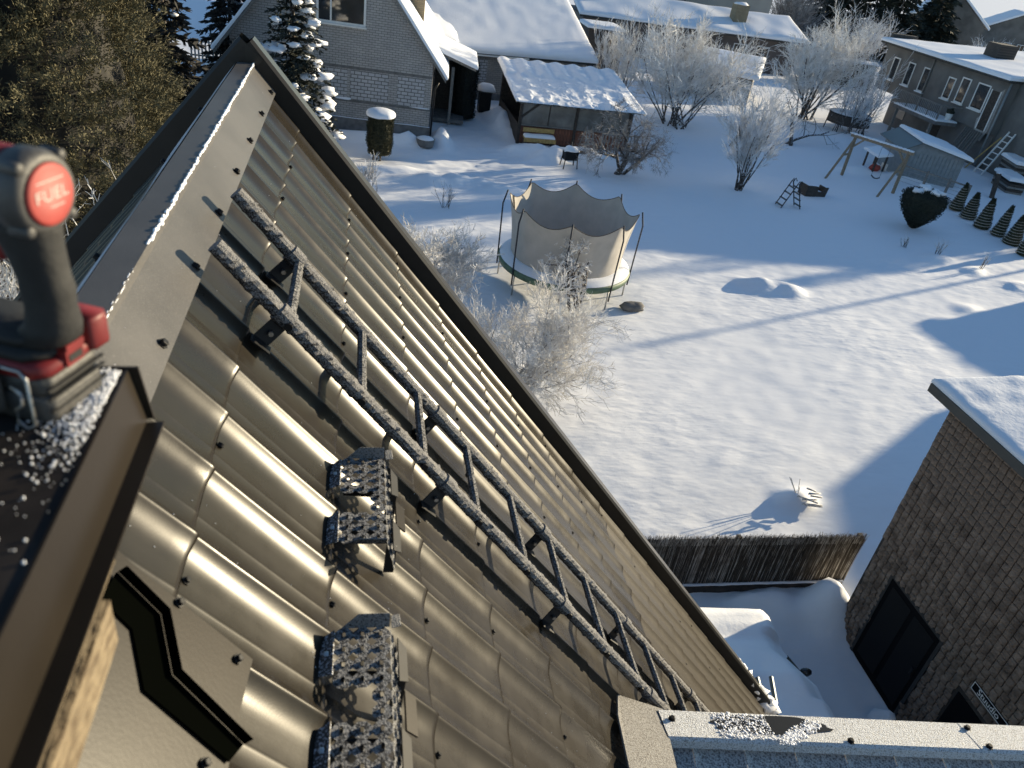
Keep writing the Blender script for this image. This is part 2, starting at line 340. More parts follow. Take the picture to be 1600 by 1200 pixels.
# ================================================================== the house with the metal tiled roof
S = 0.85; A50 = R(50); C50, S50 = math.cos(A50), math.sin(A50)
SV = Vector((C50, 0, -S50)); NV = Vector((S50, 0, C50)); OR = Vector((0, 0, 10)) - NV*S
def RP(s, y, h=0.0): return tuple(OR + SV*s + NV*h + Vector((0, y, 0)))
RIDGE_S = 0.279
RX, RZ = (OR + SV*RIDGE_S).x, (OR + SV*RIDGE_S).z
def LP(s, y, h=0.0):          # other slope; s measured from the ridge
    return (RX - C50*s - S50*h, y, RZ - S50*s + C50*h)
PITCH = 0.1815; STEP = 0.3604; S0 = 0.604
VY = 3.61                     # tile edge at the verge
house = thing('house', 'house with steep dark brown metal tile roof filling the lower left', 'house', (1.5, 0.5, 0))
HO = (1.5, 0.5, 0)
part('wall', plaster_l, house, lambda b: b.prism([(-4.55, VY-0.02, 0), (3.5, VY-0.02, 0), (3.5, VY-0.02, RZ-0.25-(3.5-RX)*math.tan(A50)), (RX, VY-0.02, RZ-0.25), (-4.55, VY-0.02, RZ-0.25-(RX+4.55)*math.tan(A50))], (0, -6.5, 0)), off=HO)
roof = part('roof', rooffelt, house, lambda b: (
    b.prism([RP(RIDGE_S, VY, -0.05), RP(6.70, VY, -0.05), RP(6.70, VY, -0.16), RP(RIDGE_S, VY, -0.16)], (0, -6.2, 0)),
    b.prism([LP(0.02, VY, -0.05), LP(6.4, VY, -0.05), LP(6.4, VY, -0.16), LP(0.02, VY, -0.16)], (0, -6.2, 0))), off=HO)
def _slope(t):
    if t < 0.045: return 0.45*math.sin(math.pi/2*t/0.045)
    if t < 0.40: return 0.45*(1-(t-0.045)/0.355)**1.25
    return 0.0
WT = [0.0]
for i in range(400): WT.append(WT[-1] + _slope((i+0.5)/1000)*PITCH/1000)
WA = WT[-1]
def wave(t):                  # crest at 0, long concave flank towards smaller y, flat pan, steep far side
    t = t % 1.0
    if t < 0.40:
        f = t*1000; i = int(f); h = WA - (WT[i] + (WT[i+1]-WT[i])*(f-i))
    elif t < 0.86: h = 0.0
    else: h = WA*(0.5 - 0.5*math.cos(math.pi*(t-0.86)/0.14))
    return h + 0.0006*math.exp(-((t-0.66)/0.02)**2)
TS = [0, .010, .02, .032, .045, .065, .09, .12, .155, .19, .225, .26, .30, .34, .40, .50, .625, .645, .66, .675, .695, .86, .885, .91, .935, .96, .98]
NWP = 4; PW = NWP*PITCH
def panel_mesh(n_w=NWP, per=22):
    b = MB(); us = [0.0, 0.06, 0.25, 0.55, 0.85, 0.955, 0.985, 1.0, 1.0]
    hs = [0.0015, 0.0016, 0.002, 0.0035, 0.0055, 0.0068, 0.0064, 0.0045, -0.006]
    tt = [w + t for w in range(n_w) for t in TS] + [float(n_w)]; nu = len(tt)-1
    for u, h in zip(us, hs):
        for t in tt:
            b.v.append((u*STEP + (0.002 if u == 1.0 else 0)*math.cos(2*math.pi*t), -t*PITCH, wave(t) + h))
    for j in range(len(us)-1):
        for i in range(nu): b.f.append((j*(nu+1)+i, (j+1)*(nu+1)+i, (j+1)*(nu+1)+i+1, j*(nu+1)+i+1))
    return b
pm = panel_mesh().build('roof_panel', roofm, roof, True)
pm2 = pm.data.copy(); pm2.materials.clear(); pm2.materials.append(roofm2)
ORL = OR - Vector(HO)
def place_panel(o, s, y, left=False):
    if not left:
        o.location = ORL + SV*s + Vector((0, y, 0)); o.rotation_euler = (0, A50, 0)
    else:
        p = Vector(LP(s+0.06, y, -0.012)) - Vector(HO); o.location = p
        o.rotation_euler = Matrix(((-C50, 0, -S50), (0, -1, 0), (-S50, 0, C50))).to_euler()
first = True
# crests lie at y = 1.037 + k * PITCH
ytop = 1.037 + 14*PITCH + 0.03
for k in range(-1, 17):
    for j in range(6):
        y = 1.037 + 14*PITCH - j*PW
        o = pm if first else bpy.data.objects.new('roof_panel', pm2 if k >= 8 else pm.data)
        if not first: COL.objects.link(o); o.parent = roof
        first = False
        place_panel(o, S0 + k*STEP + rnd(-0.002, 0.002) + (0.075 if k < 0 else 0), y)
        if k < 0: o.scale = (0.79, 1, 1)
        o.rotation_euler.x += rnd(-0.0012, 0.0012); o.rotation_euler.y += rnd(-0.0015, 0.0015)
for k in range(0, 12):
    for j in range(4):
        o = bpy.data.objects.new('roof_panel', pm.data); COL.objects.link(o); o.parent = roof
        place_panel(o, 0.0 + k*STEP, 1.037 + 14*PITCH - (j+1)*PW, True)
# ridge cap, two lengths, the far one lapped under the near one
def cap_piece(y0, y1, hh):
    def fn(b):
        prof = [('R', 0.150, hh-0.014), ('R', 0.146, hh+0.002), ('R', 0.02, hh), ('R', 0.004, hh+0.006), ('L', 0.004, hh+0.006), ('L', 0.02, hh), ('L', 0.140, hh+0.002), ('L', 0.144, hh-0.014)]
        n = 10; v = []
        for j in range(n+1):
            y = y0 + (y1-y0)*j/n
            for sd, s, h in prof:
                w = 0.0015*nz(s*9, y*3, 2)
                v.append(RP(RIDGE_S+s, y, h+w) if sd == 'R' else LP(s, y, h+w))
        m = len(prof); b.add(v, [(j*m+i, j*m+i+1, (j+1)*m+i+1, (j+1)*m+i) for j in range(n) for i in range(m-1)])
    return part('ridge_cap', capm, roof, fn, off=HO)
cap_piece(1.90, VY+0.01, 0.034); cap_piece(-1.5, 1.92, 0.036)
# verge trims: upright inner face and folded top, both slopes
def verge(fnp, s0, s1, name='verge_trim'):
    def prof(s):
        y = VY
        return [fnp(s, y+0.0, -0.03), fnp(s, y+0.005, 0.085), fnp(s, y+0.018, 0.098)]
    part(name, vergem, roof, lambda b: b.add(prof(s0)+prof(s1), [(0, 3, 4, 1), (1, 4, 5, 2)]), off=HO)
    def top(s):
        y = VY
        return [fnp(s, y+0.018, 0.098), fnp(s, y+0.095, 0.098), fnp(s, y+0.105, 0.085), fnp(s, y+0.105, -0.10)]
    n = 8; b = MB(); 
    for i in range(n+1): b.v += [tuple(p) for p in top(s0+(s1-s0)*i/n)]
    b.f = [(i*4+k, i*4+k+1, (i+1)*4+k+1, (i+1)*4+k) for i in range(n) for k in range(3)]
    b.build('verge_top', vergetop_lit, roof, False, HO)
verge(RP, RIDGE_S-0.07, 6.74); verge(LP, -0.08, 5.6)
# screws
sb = MB(); sb.lathe([(0.0085, 0), (0.0085, 0.002), (0.0058, 0.0022), (0.0058, 0.0075), (0.0045, 0.008)], n=6)
scr0 = sb.build('screw', blackmetal, roof, False); nscr = [0]
def screw(s, y, h, sc=1.0):
    p = Vector(RP(s, y, h)) - Vector(HO)
    if nscr[0] == 0: o = scr0
    else: o = bpy.data.objects.new('screw', scr0.data); COL.objects.link(o); o.parent = roof
    nscr[0] += 1; o.location = p; o.rotation_euler = (0, A50, rnd(0, 1)); o.scale = (sc, sc, sc)
for y in (0.70, 1.05, 1.40, 1.759, 2.115, 2.467, 2.808, 3.174, 3.531): screw(0.402, y, 0.036, 1.5)
for k in range(0, 14):
    for j in range(-3, 14, 2):
        y = 1.037 + (j + (k % 2) + 0.52)*PITCH
        if y < VY-0.05 and rnd(0, 1) < 0.62 and y > 0.9: screw(S0 + k*STEP + 0.010, y, 0.002, 1.0)
for y in (1.759, 2.467, 3.1):
    b = MB()
    p = Vector(LP(0.11, y, 0.038)) - Vector(HO); o = bpy.data.objects.new('screw', scr0.data); COL.objects.link(o); o.parent = roof
    o.location = p; o.rotation_euler = (0, -A50, 0); o.scale = (1.5,)*3
# ragged frost and snow left along the ridge crest
b = MB(); n = 260
for i in range(n):
    y = 1.15 + (VY-1.15)*i/n; w = max(0.0, 0.5+0.9*nz(y*2.1, 1.0))*0.5 + 0.5*abs(nz(y*9, 4.0))
    r = 0.002 + 0.009*w*rnd(0.3, 1.2)
    if nz(y*4.0, 9.0) < -0.15 and y < 2.3: continue
    if y < 1.6: r *= 0.5
    b.blob(RP(RIDGE_S + 0.004 + rnd(-0.004, 0.012)*w, y, 0.040), r*0.9, 0.010+r*0.5, r*0.7, 6, 4, 0.3, seed=i)
tag(b.build('ridge_snow', snow_lump, roof, True, HO), kind='stuff')
# snow film on the shaded side of the ridge cap
def film(u, v):
    y = 1.2 + u*(VY-1.2); s = 0.012 + v*(0.085 + 0.045*nz(y*1.7, 8.0))
    return LP(s, y, 0.0385 + 0.004*(1-v))
part('frost_film', mat('frost_film', (0.44, 0.46, 0.50), 0.9, var=0.2, vscale=30, bump=0.4, bscale=200), roof, lambda b: b.grid(film, 60, 3), True, HO)
# frost specks on the tiles
b = MB()
for i in range(1500):
    s = rnd(0.3, 6.5); y = rnd(0.7, 3.55)
    if nz(s*1.3, y*1.3, 6) + 0.25*(s > 3.2) < 0.10: continue
    t = (y-1.037)/PITCH; fr = ((s-S0)/STEP) % 1.0
    h = wave(-t) + 0.001 + 0.0075*fr if s > 0.44 else 0.037
    r = rnd(0.0006, 0.0014); p = Vector(RP(s, y, h)); 
    b.add([tuple(p+SV*r), tuple(p+Vector((0, r, 0))), tuple(p-SV*r), tuple(p-Vector((0, r, 0))), tuple(p+NV*r)], [(0, 1, 4), (1, 2, 4), (2, 3, 4), (3, 0, 4)])
tag(b.build('frost_specks', snow_lump, roof, False, HO), kind='stuff')
# snow lumps at the foot of the verge, gutter and downpipe
vs_ = part('verge_snow', snow_lump, roof, lambda b: [b.blob(RP(s, VY+dy, 0.05), r, r*0.9, r*0.6, 9, 6, 0.5, seed=s) for s, dy, r in
     ((5.95, 0.10, 0.05), (6.08, 0.10, 0.06), (6.2, 0.09, 0.075), (6.33, 0.05, 0.06), (6.47, 0.08, 0.085), (6.6, 0.03, 0.10), (6.72, 0.06, 0.09), (5.7, 0.12, 0.035))], True, HO); tag(vs_, kind='stuff')
ge = Vector(RP(6.78, VY+0.12, -0.02))
def gut(b):
    for t in range(2):
        pass
    n = 10; v = []
    for yy in (ge.y, ge.y-4.5):
        for i in range(n+1):
            a = math.pi*i/n; v.append((ge.x + 0.05 - 0.075*math.cos(a), yy, ge.z - 0.075*math.sin(a)))
    b.add(v, [(i, i+1, n+2+i, n+1+i) for i in range(n)]); b.add(v[:n+1], [tuple(range(n+1))])
part('gutter', gutterm, house, gut, off=HO)
part('downpipe', gutterm, house, lambda b: b.tube([(ge.x+0.05, ge.y-0.12, ge.z-0.06), (ge.x+0.05, ge.y-0.12, ge.z-0.25), (ge.x-0.25, ge.y-0.12, ge.z-0.6), (ge.x-0.25, ge.y-0.12, 0.1)], 0.045, 8), off=HO)
part('gutter_bracket', gutterm, house, lambda b: (b.tube([(ge.x+0.14, ge.y+0.02, ge.z+0.02), (ge.x+0.20, ge.y+0.26, ge.z+0.05)], 0.022, 8), b.tube([(ge.x+0.02, ge.y+0.02, ge.z+0.02), (ge.x+0.06, ge.y+0.26, ge.z+0.05)], 0.022, 8)), off=HO)

# lower lean-to roof with its frosted cap
LD = Vector((1, -0.115, 0)).normalized(); LN = Vector((-LD.y, LD.x, 0))      # LN points away from the camera
L0 = Vector((1.231, 1.692, 7.413))
lean = thing('lower_roof', 'frost covered lower roof edge with flat metal cap along the bottom', 'roof', (3.5, 1.2, 0))
LO = (3.5, 1.2, 0)
part('wall', plaster_l, lean, lambda b: b.prism([tuple(L0+LD*0.5-LN*0.03-Vector((0,0,0.1))), tuple(L0+LD*5.6-LN*0.03-Vector((0,0,0.1))), tuple((L0+LD*5.6-LN*0.03)*1.0-Vector((0,0,L0.z))), tuple((L0+LD*0.5-LN*0.03)-Vector((0,0,L0.z)))], tuple(-LN*0.2)), off=LO)
for i, (a0, a1) in enumerate(((-0.01, 1.28), (1.26, 2.9), (2.88, 5.6))):
    def cp(b, a0=a0, a1=a1, i=i):
        e = 0.0015*(i % 2); n = 14
        for j in range(n+1):
            p = L0 + LD*(a0+(a1-a0)*j/n) + Vector((0, 0, e))
            b.v += [tuple(p - Vector((0, 0, 0.05))), tuple(p), tuple(p - LN*0.140 + Vector((0, 0, 0.044))), tuple(p - LN*0.153 + Vector((0, 0, 0.036))), tuple(p - LN*0.158 + Vector((0, 0, 0.000)))]
        b.f += [(j*5+k, j*5+k+1, (j+1)*5+k+1, (j+1)*5+k) for j in range(n) for k in range(4)]
    part('ridge_cap', capfrost, lean, cp, off=LO)
LS = math.radians(10)
sl_dir = (-LN*math.cos(LS) - Vector((0, 0, math.sin(LS)))).normalized(); sl_n = LD.cross(sl_dir); sl_n = sl_n if sl_n.z > 0 else -sl_n
lp = panel_mesh(1, 8).build('roof_tile', tilefrost, lean, True)
first = True
for k in range(3):
    for j in range(26):
        o = lp if first else bpy.data.objects.new('roof_tile', lp.data)
        if not first: COL.objects.link(o); o.parent = lean
        first = False
        p = L0 - LN*0.10 + LD*(0.10 + j*0.205) + sl_dir*(k*0.33 - 0.0) - Vector((0, 0, 0.035))
        o.location = p - Vector(LO)
        yv = -LD
        o.rotation_euler = Matrix((sl_dir, sl_n.cross(sl_dir), sl_n)).transposed().to_euler(); o.scale = (1, 1.12, 1)
for t, w in ((0.72, 0.13), (1.28, 0.03), (1.30, 0.13), (2.4, 0.05), (2.9, 0.12), (0.03, 0.05)):
    o = bpy.data.objects.new('screw', scr0.data); COL.objects.link(o); o.parent = lean; o.location = L0 + LD*t - LN*w + Vector((0, 0, 0.002+w*0.314)) - Vector(LO); o.scale = (1.7,)*3
# patch where the frost has been rubbed off the cap, with a crusty rim
def smear(b):
    v = []; n = 36
    for i in range(n):
        a = 2*math.pi*i/n; r = 1+0.35*nz(math.cos(a)*2, math.sin(a)*2, 3)
        v.append(tuple(L0 + LD*(0.42+0.24*r*math.cos(a)) - LN*(0.060+0.050*r*math.sin(a)) + Vector((0, 0, 0.003+0.314*(0.060+0.050*r*math.sin(a))))))
    b.add(v, [tuple(range(n))])
part('bare_metal_patch', roofm_clean, lean, smear, off=LO)
b = MB()
for i in range(1500):
    u = rnd(0, 1); a = rnd(0, 6.28)
    if i % 2: q = L0 + LD*rnd(0.20, 0.42) - LN*rnd(0.005, 0.14)
    else:
        t = rnd(-0.08, 0.10); q = L0 + LD*(0.52+t+rnd(-0.03, 0.03)) - LN*(0.10-0.6*t+rnd(-0.02, 0.02))
    r = 0.0006 + 0.0020*rnd(0, 1)**2; wq = -(q-L0).dot(LN); b.blob(tuple(q+Vector((0, 0, 0.003+0.314*wq))), r*2.2*rnd(.6, 1.4), r*2.2*rnd(.6, 1.4), r, 6, 4, 0.6, seed=i)
tag(b.build('frost_crust', snow_lump, lean, True, LO), kind='stuff')
# apron plate that laps the end of the cap onto the main roof
ap = [RP(2.618, 1.732, 0.030), RP(2.81, 1.714, 0.130), RP(2.735, 1.560, 0.138), RP(2.62, 1.330, 0.150), RP(2.40, 1.31, 0.060), RP(2.53, 1.60, 0.035)]
part('apron_plate', mat('frosted_apron', (0.12, 0.11, 0.10), 0.7, 0.0, spec=0.1, bump=0.4, bscale=230, frost=0.50, fscale=190, fcol=(0.30, 0.29, 0.275)), lean, lambda b: b.prism(ap, tuple(-NV*0.006)), off=LO)
b = MB(); b.lathe([(0.0085, 0), (0.0085, 0.002), (0.0058, 0.0022), (0.0058, 0.0075)], n=6)

# ------------------------------------------------------------------ roof ladder
RL = thing('roof_ladder', 'frost covered black roof ladder lying down the metal tile slope', 'ladder', RP(6.4, 1.9, 0.1)); RO = RP(6.4, 1.9, 0.1)
HL = 0.102; RR = 0.0205
def rail(y):
    def fn(b):
        n = 620; k = 12; s0, s1 = 0.392, 6.3
        for i in range(n+1):
            s = s0 + (s1-s0)*(i/n)
            for a in range(k):
                t = 2*math.pi*a/k; d = SV*0 + NV*math.cos(t) + Vector((0, math.sin(t), 0))
                jit = max(0, nz(s*95, a*1.7+y, y*7))*0.0085*(0.5+0.6*max(0, math.cos(t+0.9))) + (0.004*rnd(0, 1) if rnd(0, 1) < 0.10 else 0)
                if s < 0.41: jit *= 0.3
                p = OR + SV*s + Vector((0, y, 0)) + NV*HL + d*(RR + jit)
                b.v.append(tuple(p))
        b.f += [(i*k+a, i*k+(a+1) % k, (i+1)*k+(a+1) % k, (i+1)*k+a) for i in range(n) for a in range(k)]
        b.f += [tuple(range(k)), tuple(range(n*k, n*k+k))]
    return part('rail', frostblack, RL, fn, False, RO)
YR2, YR1 = 1.785, 2.150
rail(YR2); rail(YR1)
for i in range(19):
    s = 0.651 + 0.2925*i
    if s > 6.2: break
    def rung(b, s=s):
        n = 40; k = 8
        for j in range(n+1):
            y = YR2 + (YR1-YR2)*j/n
            for a in range(k):
                t = 2*math.pi*a/k; r = 0.0135 + 0.004*max(0, nz(y*70, a*1.3, s*9))
                b.v.append(tuple(Vector(RP(s, y, HL)) + NV*(r*math.cos(t)) + SV*(r*math.sin(t))))
        b.f += [(j*k+a, j*k+(a+1) % k, (j+1)*k+(a+1) % k, (j+1)*k+a) for j in range(n) for a in range(k)]
    r = part('rung', rungm, RL, rung, False, RO)
    part('end_plug', blackmetal, RL, lambda b: b.tube([RP(s, YR2-RR-0.003, HL), RP(s, YR2-RR-0.010, HL)], 0.011, 10), off=RO)
for k in (0, 2, 4, 6, 8, 10, 12, 14):
    s = S0 + k*STEP + 0.014
    for y in (YR2, YR1):
        def br(b):
            u = Vector((0, -1, 0))
            q = [RP(s+0.03, y-0.045, 0.022), RP(s+0.03, y-0.045, 0.028), RP(s+0.03, y+0.0, HL+0.02), RP(s+0.03, y-0.02, HL+0.02)]
            b.beam(RP(s+0.02, y-0.035, 0.012), RP(s+0.02, y+0.002, HL-0.008), 0.004, 0.046, tuple(SV))
            b.beam(RP(s-0.01, y-0.050, 0.022), RP(s+0.05, y-0.050, 0.030), 0.032, 0.004, tuple(NV))
        part('bracket', blackmetal, RL, br, off=RO)
        part('clamp', frostblack, RL, lambda b: b.tube([RP(s-0.008, y, HL), RP(s+0.036, y, HL)], RR+0.007, 12), off=RO)
        part('bolt', steel, RL, lambda b: b.tube([RP(s+0.022, y-0.020, 0.055), RP(s+0.022, y-0.032, 0.056)], 0.007, 6), off=RO)

# ------------------------------------------------------------------ perforated roof steps
def perforated(b, O, U, V, nu, nv, cu, cv, skip=lambda i, j: False, r=0.30):
    """sheet of square cells, each with an eight-cornered hole"""
    O = Vector(O); U = Vector(U).normalized(); V = Vector(V).normalized(); N = U.cross(V)
    for i in range(nu):
        for j in range(nv):
            if skip(i, j): continue
            c = O + U*(cu*(i+0.5)) + V*(cv*(j+0.5)); v = []
            for q in range(8):
                t = 2*math.pi*(q+0.5)/8; x, y = math.cos(t), math.sin(t); m = max(abs(x), abs(y))
                v.append(tuple(c + U*(x/m*cu/2) + V*(y/m*cv/2)))
            for q in range(8):
                t = 2*math.pi*(q+0.5)/8; rr = r*min(cu, cv)*(1.25 if q in (1, 2, 5, 6) else 0.75)
                v.append(tuple(c + U*(rr*math.cos(t)) + V*(rr*math.sin(t)*1.1)))
            for q in range(8):
                t = 2*math.pi*(q+0.5)/8; rr = r*min(cu, cv)*(1.15 if q in (1, 2, 5, 6) else 0.68)
                v.append(tuple(c + U*(rr*math.cos(t)) + V*(rr*math.sin(t)*1.1) + N*0.004))
            b.add(v, [(q, (q+1) % 8, 8+(q+1) % 8, 8+q) for q in range(8)] + [(8+q, 8+(q+1) % 8, 16+(q+1) % 8, 16+q) for q in range(8)])
def roof_step(y0, y1, label):
    loc = (0.03, (y0+y1)/2, 8.76); t = thing('roof_step', label, 'roof step', loc, group='perforated steps on the tile roof')
    z = 8.752; xi, xo = -0.014, 0.092; nv = 9; cv = (y1-y0)/nv; nu = 3; cu = (xo-xi)/nu
    part('tread', frosttread, t, lambda b: perforated(b, (xi, y0, z), (1, 0, 0), (0, 1, 0), nu, nv, cu, cv, lambda i, j: i < 2 and 3 <= j <= 4, 0.15), off=loc)
    part('front_plate', frosttread, t, lambda b: perforated(b, (xo, y0, z), (0.25, 0, -1), (0, 1, 0), 3, nv, 0.032, cv, r=0.19), off=loc)
    for yy, sg in ((y0, -1), (y1, 1)):
        part('end_flange', frostblack, t, lambda b: b.prism([(xi+0.012, yy, z), (xo, yy, z), (xo, yy+sg*0.012, z+0.026), (xi+0.045, yy+sg*0.012, z+0.026)], (0, sg*0.002, -0.001)), off=loc)
        part('corner_tab', frostblack, t, lambda b: b.prism([(xo+0.004, yy, z-0.002), (xo+0.022, yy+sg*0.006, z-0.004), (xo+0.018, yy+sg*0.022, z+0.012), (xo+0.003, yy+sg*0.016, z+0.014)], (0.002, 0, -0.002)), off=loc)
    for (a, c) in ((y0+0.005, y0+0.105), (y1-0.105, y1-0.005)):
        part('foot_plate', mat_foot, t, lambda b: b.prism([(xi-0.030, a+0.008, z-0.020), (xi, a, z), (xi, c, z), (xi-0.030, c-0.008, z-0.020)], (-0.002, 0, 0.002)), off=loc)
        part('bolt', steel, t, lambda b: b.lathe([(0.007, 0), (0.007, 0.006), (0.004, 0.007)], (xi-0.015, (a+c)/2, z-0.010), 6), off=loc)
        part('side_tab', blackmetal, t, lambda b: b.prism([(xo+0.016, a, z-0.030), (xo+0.034, a+0.012, z-0.050), (xo+0.034, c-0.012, z-0.050), (xo+0.016, c, z-0.030)], (0.002, 0, 0.002)), off=loc)
    yc = (y0+y1)/2
    part('anchor_plate', roofm_clean, t, lambda b: b.prism([(xo+0.026, yc-0.042, z-0.052), (xo+0.048, yc-0.042, z-0.075), (xo+0.048, yc+0.042, z-0.075), (xo+0.026, yc+0.042, z-0.052)], (0.003, 0, 0.003)), off=loc)
    for dy in (-0.07, 0.07):
        part('carrier', blackmetal, t, lambda b: b.beam(RP(0.98, yc+dy, 0.02), (xo-0.004, yc+dy, z-0.045), 0.005, 0.03), off=loc); part('strut', blackmetal, t, lambda b: b.beam(RP(1.16, yc+dy, 0.015), (xo+0.02, yc+dy, z-0.05), 0.005, 0.025), off=loc)
    return t
mat_foot = mat('foot_plate_metal', (0.085, 0.078, 0.068), 0.5, 0.0, spec=0.2, frost=0.24, fscale=220)
roof_step(1.268, 1.570, 'black perforated metal roof step further up, frosted, middle of the tile slope')
roof_step(0.728, 1.034, 'nearer black perforated metal roof step cut by the bottom edge of view')

# ------------------------------------------------------------------ chimney with its cap, and the drill on it
ch = thing('chimney', 'unfinished chimney box of raw chipboard with dark metal cap', 'chimney', (-0.5, 0.2, 8.9)); CO = (-0.5, 0.2, 8.9)
part('chipboard_body', osb, ch, lambda b: (b.box(-0.80, -0.219, -0.30, 0.585, 9.405, 9.50), b.box(-0.80, -0.213, -0.30, 0.540, 9.343, 9.400)), off=CO)
part('clad_body', roofm_clean, ch, lambda b: b.box(-0.80, -0.300, -0.30, 0.62, 8.4, 9.342), off=CO)
part('cap_top', capblack, ch, lambda b: b.prism([(-0.83, -0.32, 9.530), (-0.221, -0.32, 9.550), (-0.221, 0.705, 9.550), (-0.83, 0.705, 9.530)], (0, 0, -0.004)), off=CO)
part('cap_side', roofm_clean, ch, lambda b: b.prism([(-0.2205, -0.32, 9.5515), (-0.218, -0.32, 9.5515), (-0.2065, -0.32, 9.490), (-0.209, -0.32, 9.490)], (0, 1.024, 0)), off=CO)
part('cap_lip', roofm_clean, ch, lambda b: b.prism([(-0.2065, -0.32, 9.490), (-0.189, -0.32, 9.4915), (-0.189, 0.699, 9.4915), (-0.2065, 0.699, 9.490)], (0, 0, -0.003)), off=CO)
part('cap_end', roofm_clean, ch, lambda b: b.prism([(-0.83, 0.7052, 9.532), (-0.209, 0.7052, 9.553), (-0.200, 0.7052, 9.49), (-0.83, 0.7052, 9.47)], (0, 0.003, 0)), off=CO)
b = MB()
for i in range(3000):
    y = 0.70 - abs(random.gauss(0, 0.055)) if i < 2880 else rnd(0.2, 0.65)
    x = rnd(-0.262 - 0.3*(0.70-y)*0, -0.224) if i < 2880 else rnd(-0.33, -0.224)
    if i < 2880: x = -0.224 - abs(random.gauss(0, 0.022))
    r = 0.0004 + 0.0011*rnd(0, 1)**2.5; b.blob((x, y, 9.5505 + r*0.4 + (0.004*rnd(0, 1) if i < 1500 else 0) + (x+0.221)*0.033), r, r, r, 5, 3, 0.3, seed=i)
tag(b.build('snow_crumbs', snow_lump, ch, True, CO), kind='stuff')
# flashing lying on the tiles beside the chimney
part('apron_sheet', roofm_clean, ch, lambda b: b.prism([RP(0.40, 0.90, 0.036), RP(0.50, 0.878, 0.036), RP(0.752, 0.856, 0.034), RP(0.735, 0.70, 0.034), RP(0.74, 0.3, 0.034), RP(0.30, 0.3, 0.036), RP(0.30, 0.90, 0.036)], tuple(-NV*0.004)), off=CO)
fl = [(0.470, 0.842), (0.556, 0.820), (0.600, 0.740), (0.748, 0.700)]; fi = [(0.462, 0.79), (0.522, 0.775), (0.566, 0.700), (0.730, 0.668)]
def chan(b):
    for i in range(3):
        a, c, d, e = fl[i], fl[i+1], fi[i+1], fi[i]
        b.prism([RP(*a, 0.044), RP(*c, 0.044), RP(*d, 0.040), RP(*e, 0.040)], tuple(-NV*0.003))
        b.prism([RP(*a, 0.045), RP(*c, 0.045), RP(*c, 0.060), RP(*a, 0.060)], (0.0025, 0, 0.0010))
part('channel_flashing', mat('dark_green_metal', (0.0016, 0.0019, 0.0014), 0.70, 0.0, spec=0.0), ch, chan, off=CO)
for s, y in ((0.587, 0.866), (0.718, 0.836), (0.69, 0.650)):
    o = bpy.data.objects.new('screw', scr0.data); COL.objects.link(o); o.parent = ch; o.location = Vector(RP(s, y, 0.0362)) - Vector(CO); o.rotation_euler = (0, A50, 0); o.scale = (1.05,)*3

dr = thing('cordless_drill', 'red and black cordless drill standing on the chimney cap', 'drill', (-0.2995, 0.6656, 9.5475), math.atan2(-0.36, 0.93))
def rbox(b, x0, x1, y0, y1, z0, z1, c=0.008, tx=0.0):
    poly = [(x0+c, y0), (x1-c, y0), (x1, y0+c), (x1, y1-c), (x1-c, y1), (x0+c, y1), (x0, y1-c), (x0, y0+c)]
    n = 8; cx, cy = (x0+x1)/2, (y0+y1)/2; rings = []
    for z, f in ((z0, 0.96), (z0+0.004, 1.0), (z1-0.004, 1.0), (z1, 0.96)):
        for (x, y) in poly: b.v.append((cx+(x-cx)*f, cy+(y-cy)*f, z))
    o = len(b.v)-32
    b.f += [(o+i*n+k, o+i*n+(k+1) % n, o+(i+1)*n+(k+1) % n, o+(i+1)*n+k) for i in range(3) for k in range(n)]
    b.f += [tuple(o+k for k in range(n))[::-1], tuple(o+24+k for k in range(n))]
bevel(part('battery', greyplastic, dr, lambda b: (rbox(b, -0.062, 0.060, -0.0375, 0.0375, 0.0, 0.028), rbox(b, -0.060, 0.0585, -0.036, 0.036, 0.0285, 0.046)), True), 0.002)
part('battery_ribs', rubber, dr, lambda b: [b.box(0.0585, 0.0615, -0.036, 0.036, z, z+0.0025) for z in (0.014, 0.027, 0.036)])
foot = part('foot', redplastic, dr, lambda b: (rbox(b, -0.072, 0.0605, -0.039, 0.039, 0.0465, 0.060, 0.012), rbox(b, 0.020, 0.066, 0.020, 0.046, 0.050, 0.082, 0.004)), True)
part('foot_top', rubber, dr, lambda b: (rbox(b, -0.068, 0.056, -0.036, 0.036, 0.0605, 0.070, 0.016), rbox(b, -0.050, 0.048, -0.029, 0.029, 0.0705, 0.080, 0.016)), True)
part('release_button', redplastic, dr, lambda b: (b.box(0.050, 0.0635, -0.012, 0.010, 0.050, 0.070), b.box(0.052, 0.0655, -0.012, 0.010, 0.066, 0.072)))
part('release_slot', rubber, dr, lambda b: b.box(0.0636, 0.0642, -0.009, 0.007, 0.054, 0.061))
def handle(b):
    secs = [(0.072, 0.036, 0.029, 0.027), (0.085, 0.047, 0.0215, 0.021), (0.105, 0.048, 0.0195, 0.0180), (0.118, 0.048, 0.0215, 0.0190), (0.130, 0.047, 0.0200, 0.0182), (0.155, 0.043, 0.0225, 0.0195), (0.172, 0.040, 0.026, 0.022), (0.185, 0.037, 0.030, 0.025)]
    n = 16
    for z, cx, rx, ry in secs:
        for k in range(n): t = 2*math.pi*k/n; b.v.append((cx + rx*math.copysign(abs(math.cos(t))**0.8, math.cos(t)), ry*math.copysign(abs(math.sin(t))**0.8, math.sin(t)), z))
    m = len(secs); b.f += [(i*n+k, i*n+(k+1) % n, (i+1)*n+(k+1) % n, (i+1)*n+k) for i in range(m-1) for k in range(n)] + [tuple(range(n))[::-1], tuple(range((m-1)*n, m*n))]
part('handle', rubber, dr, handle, True)
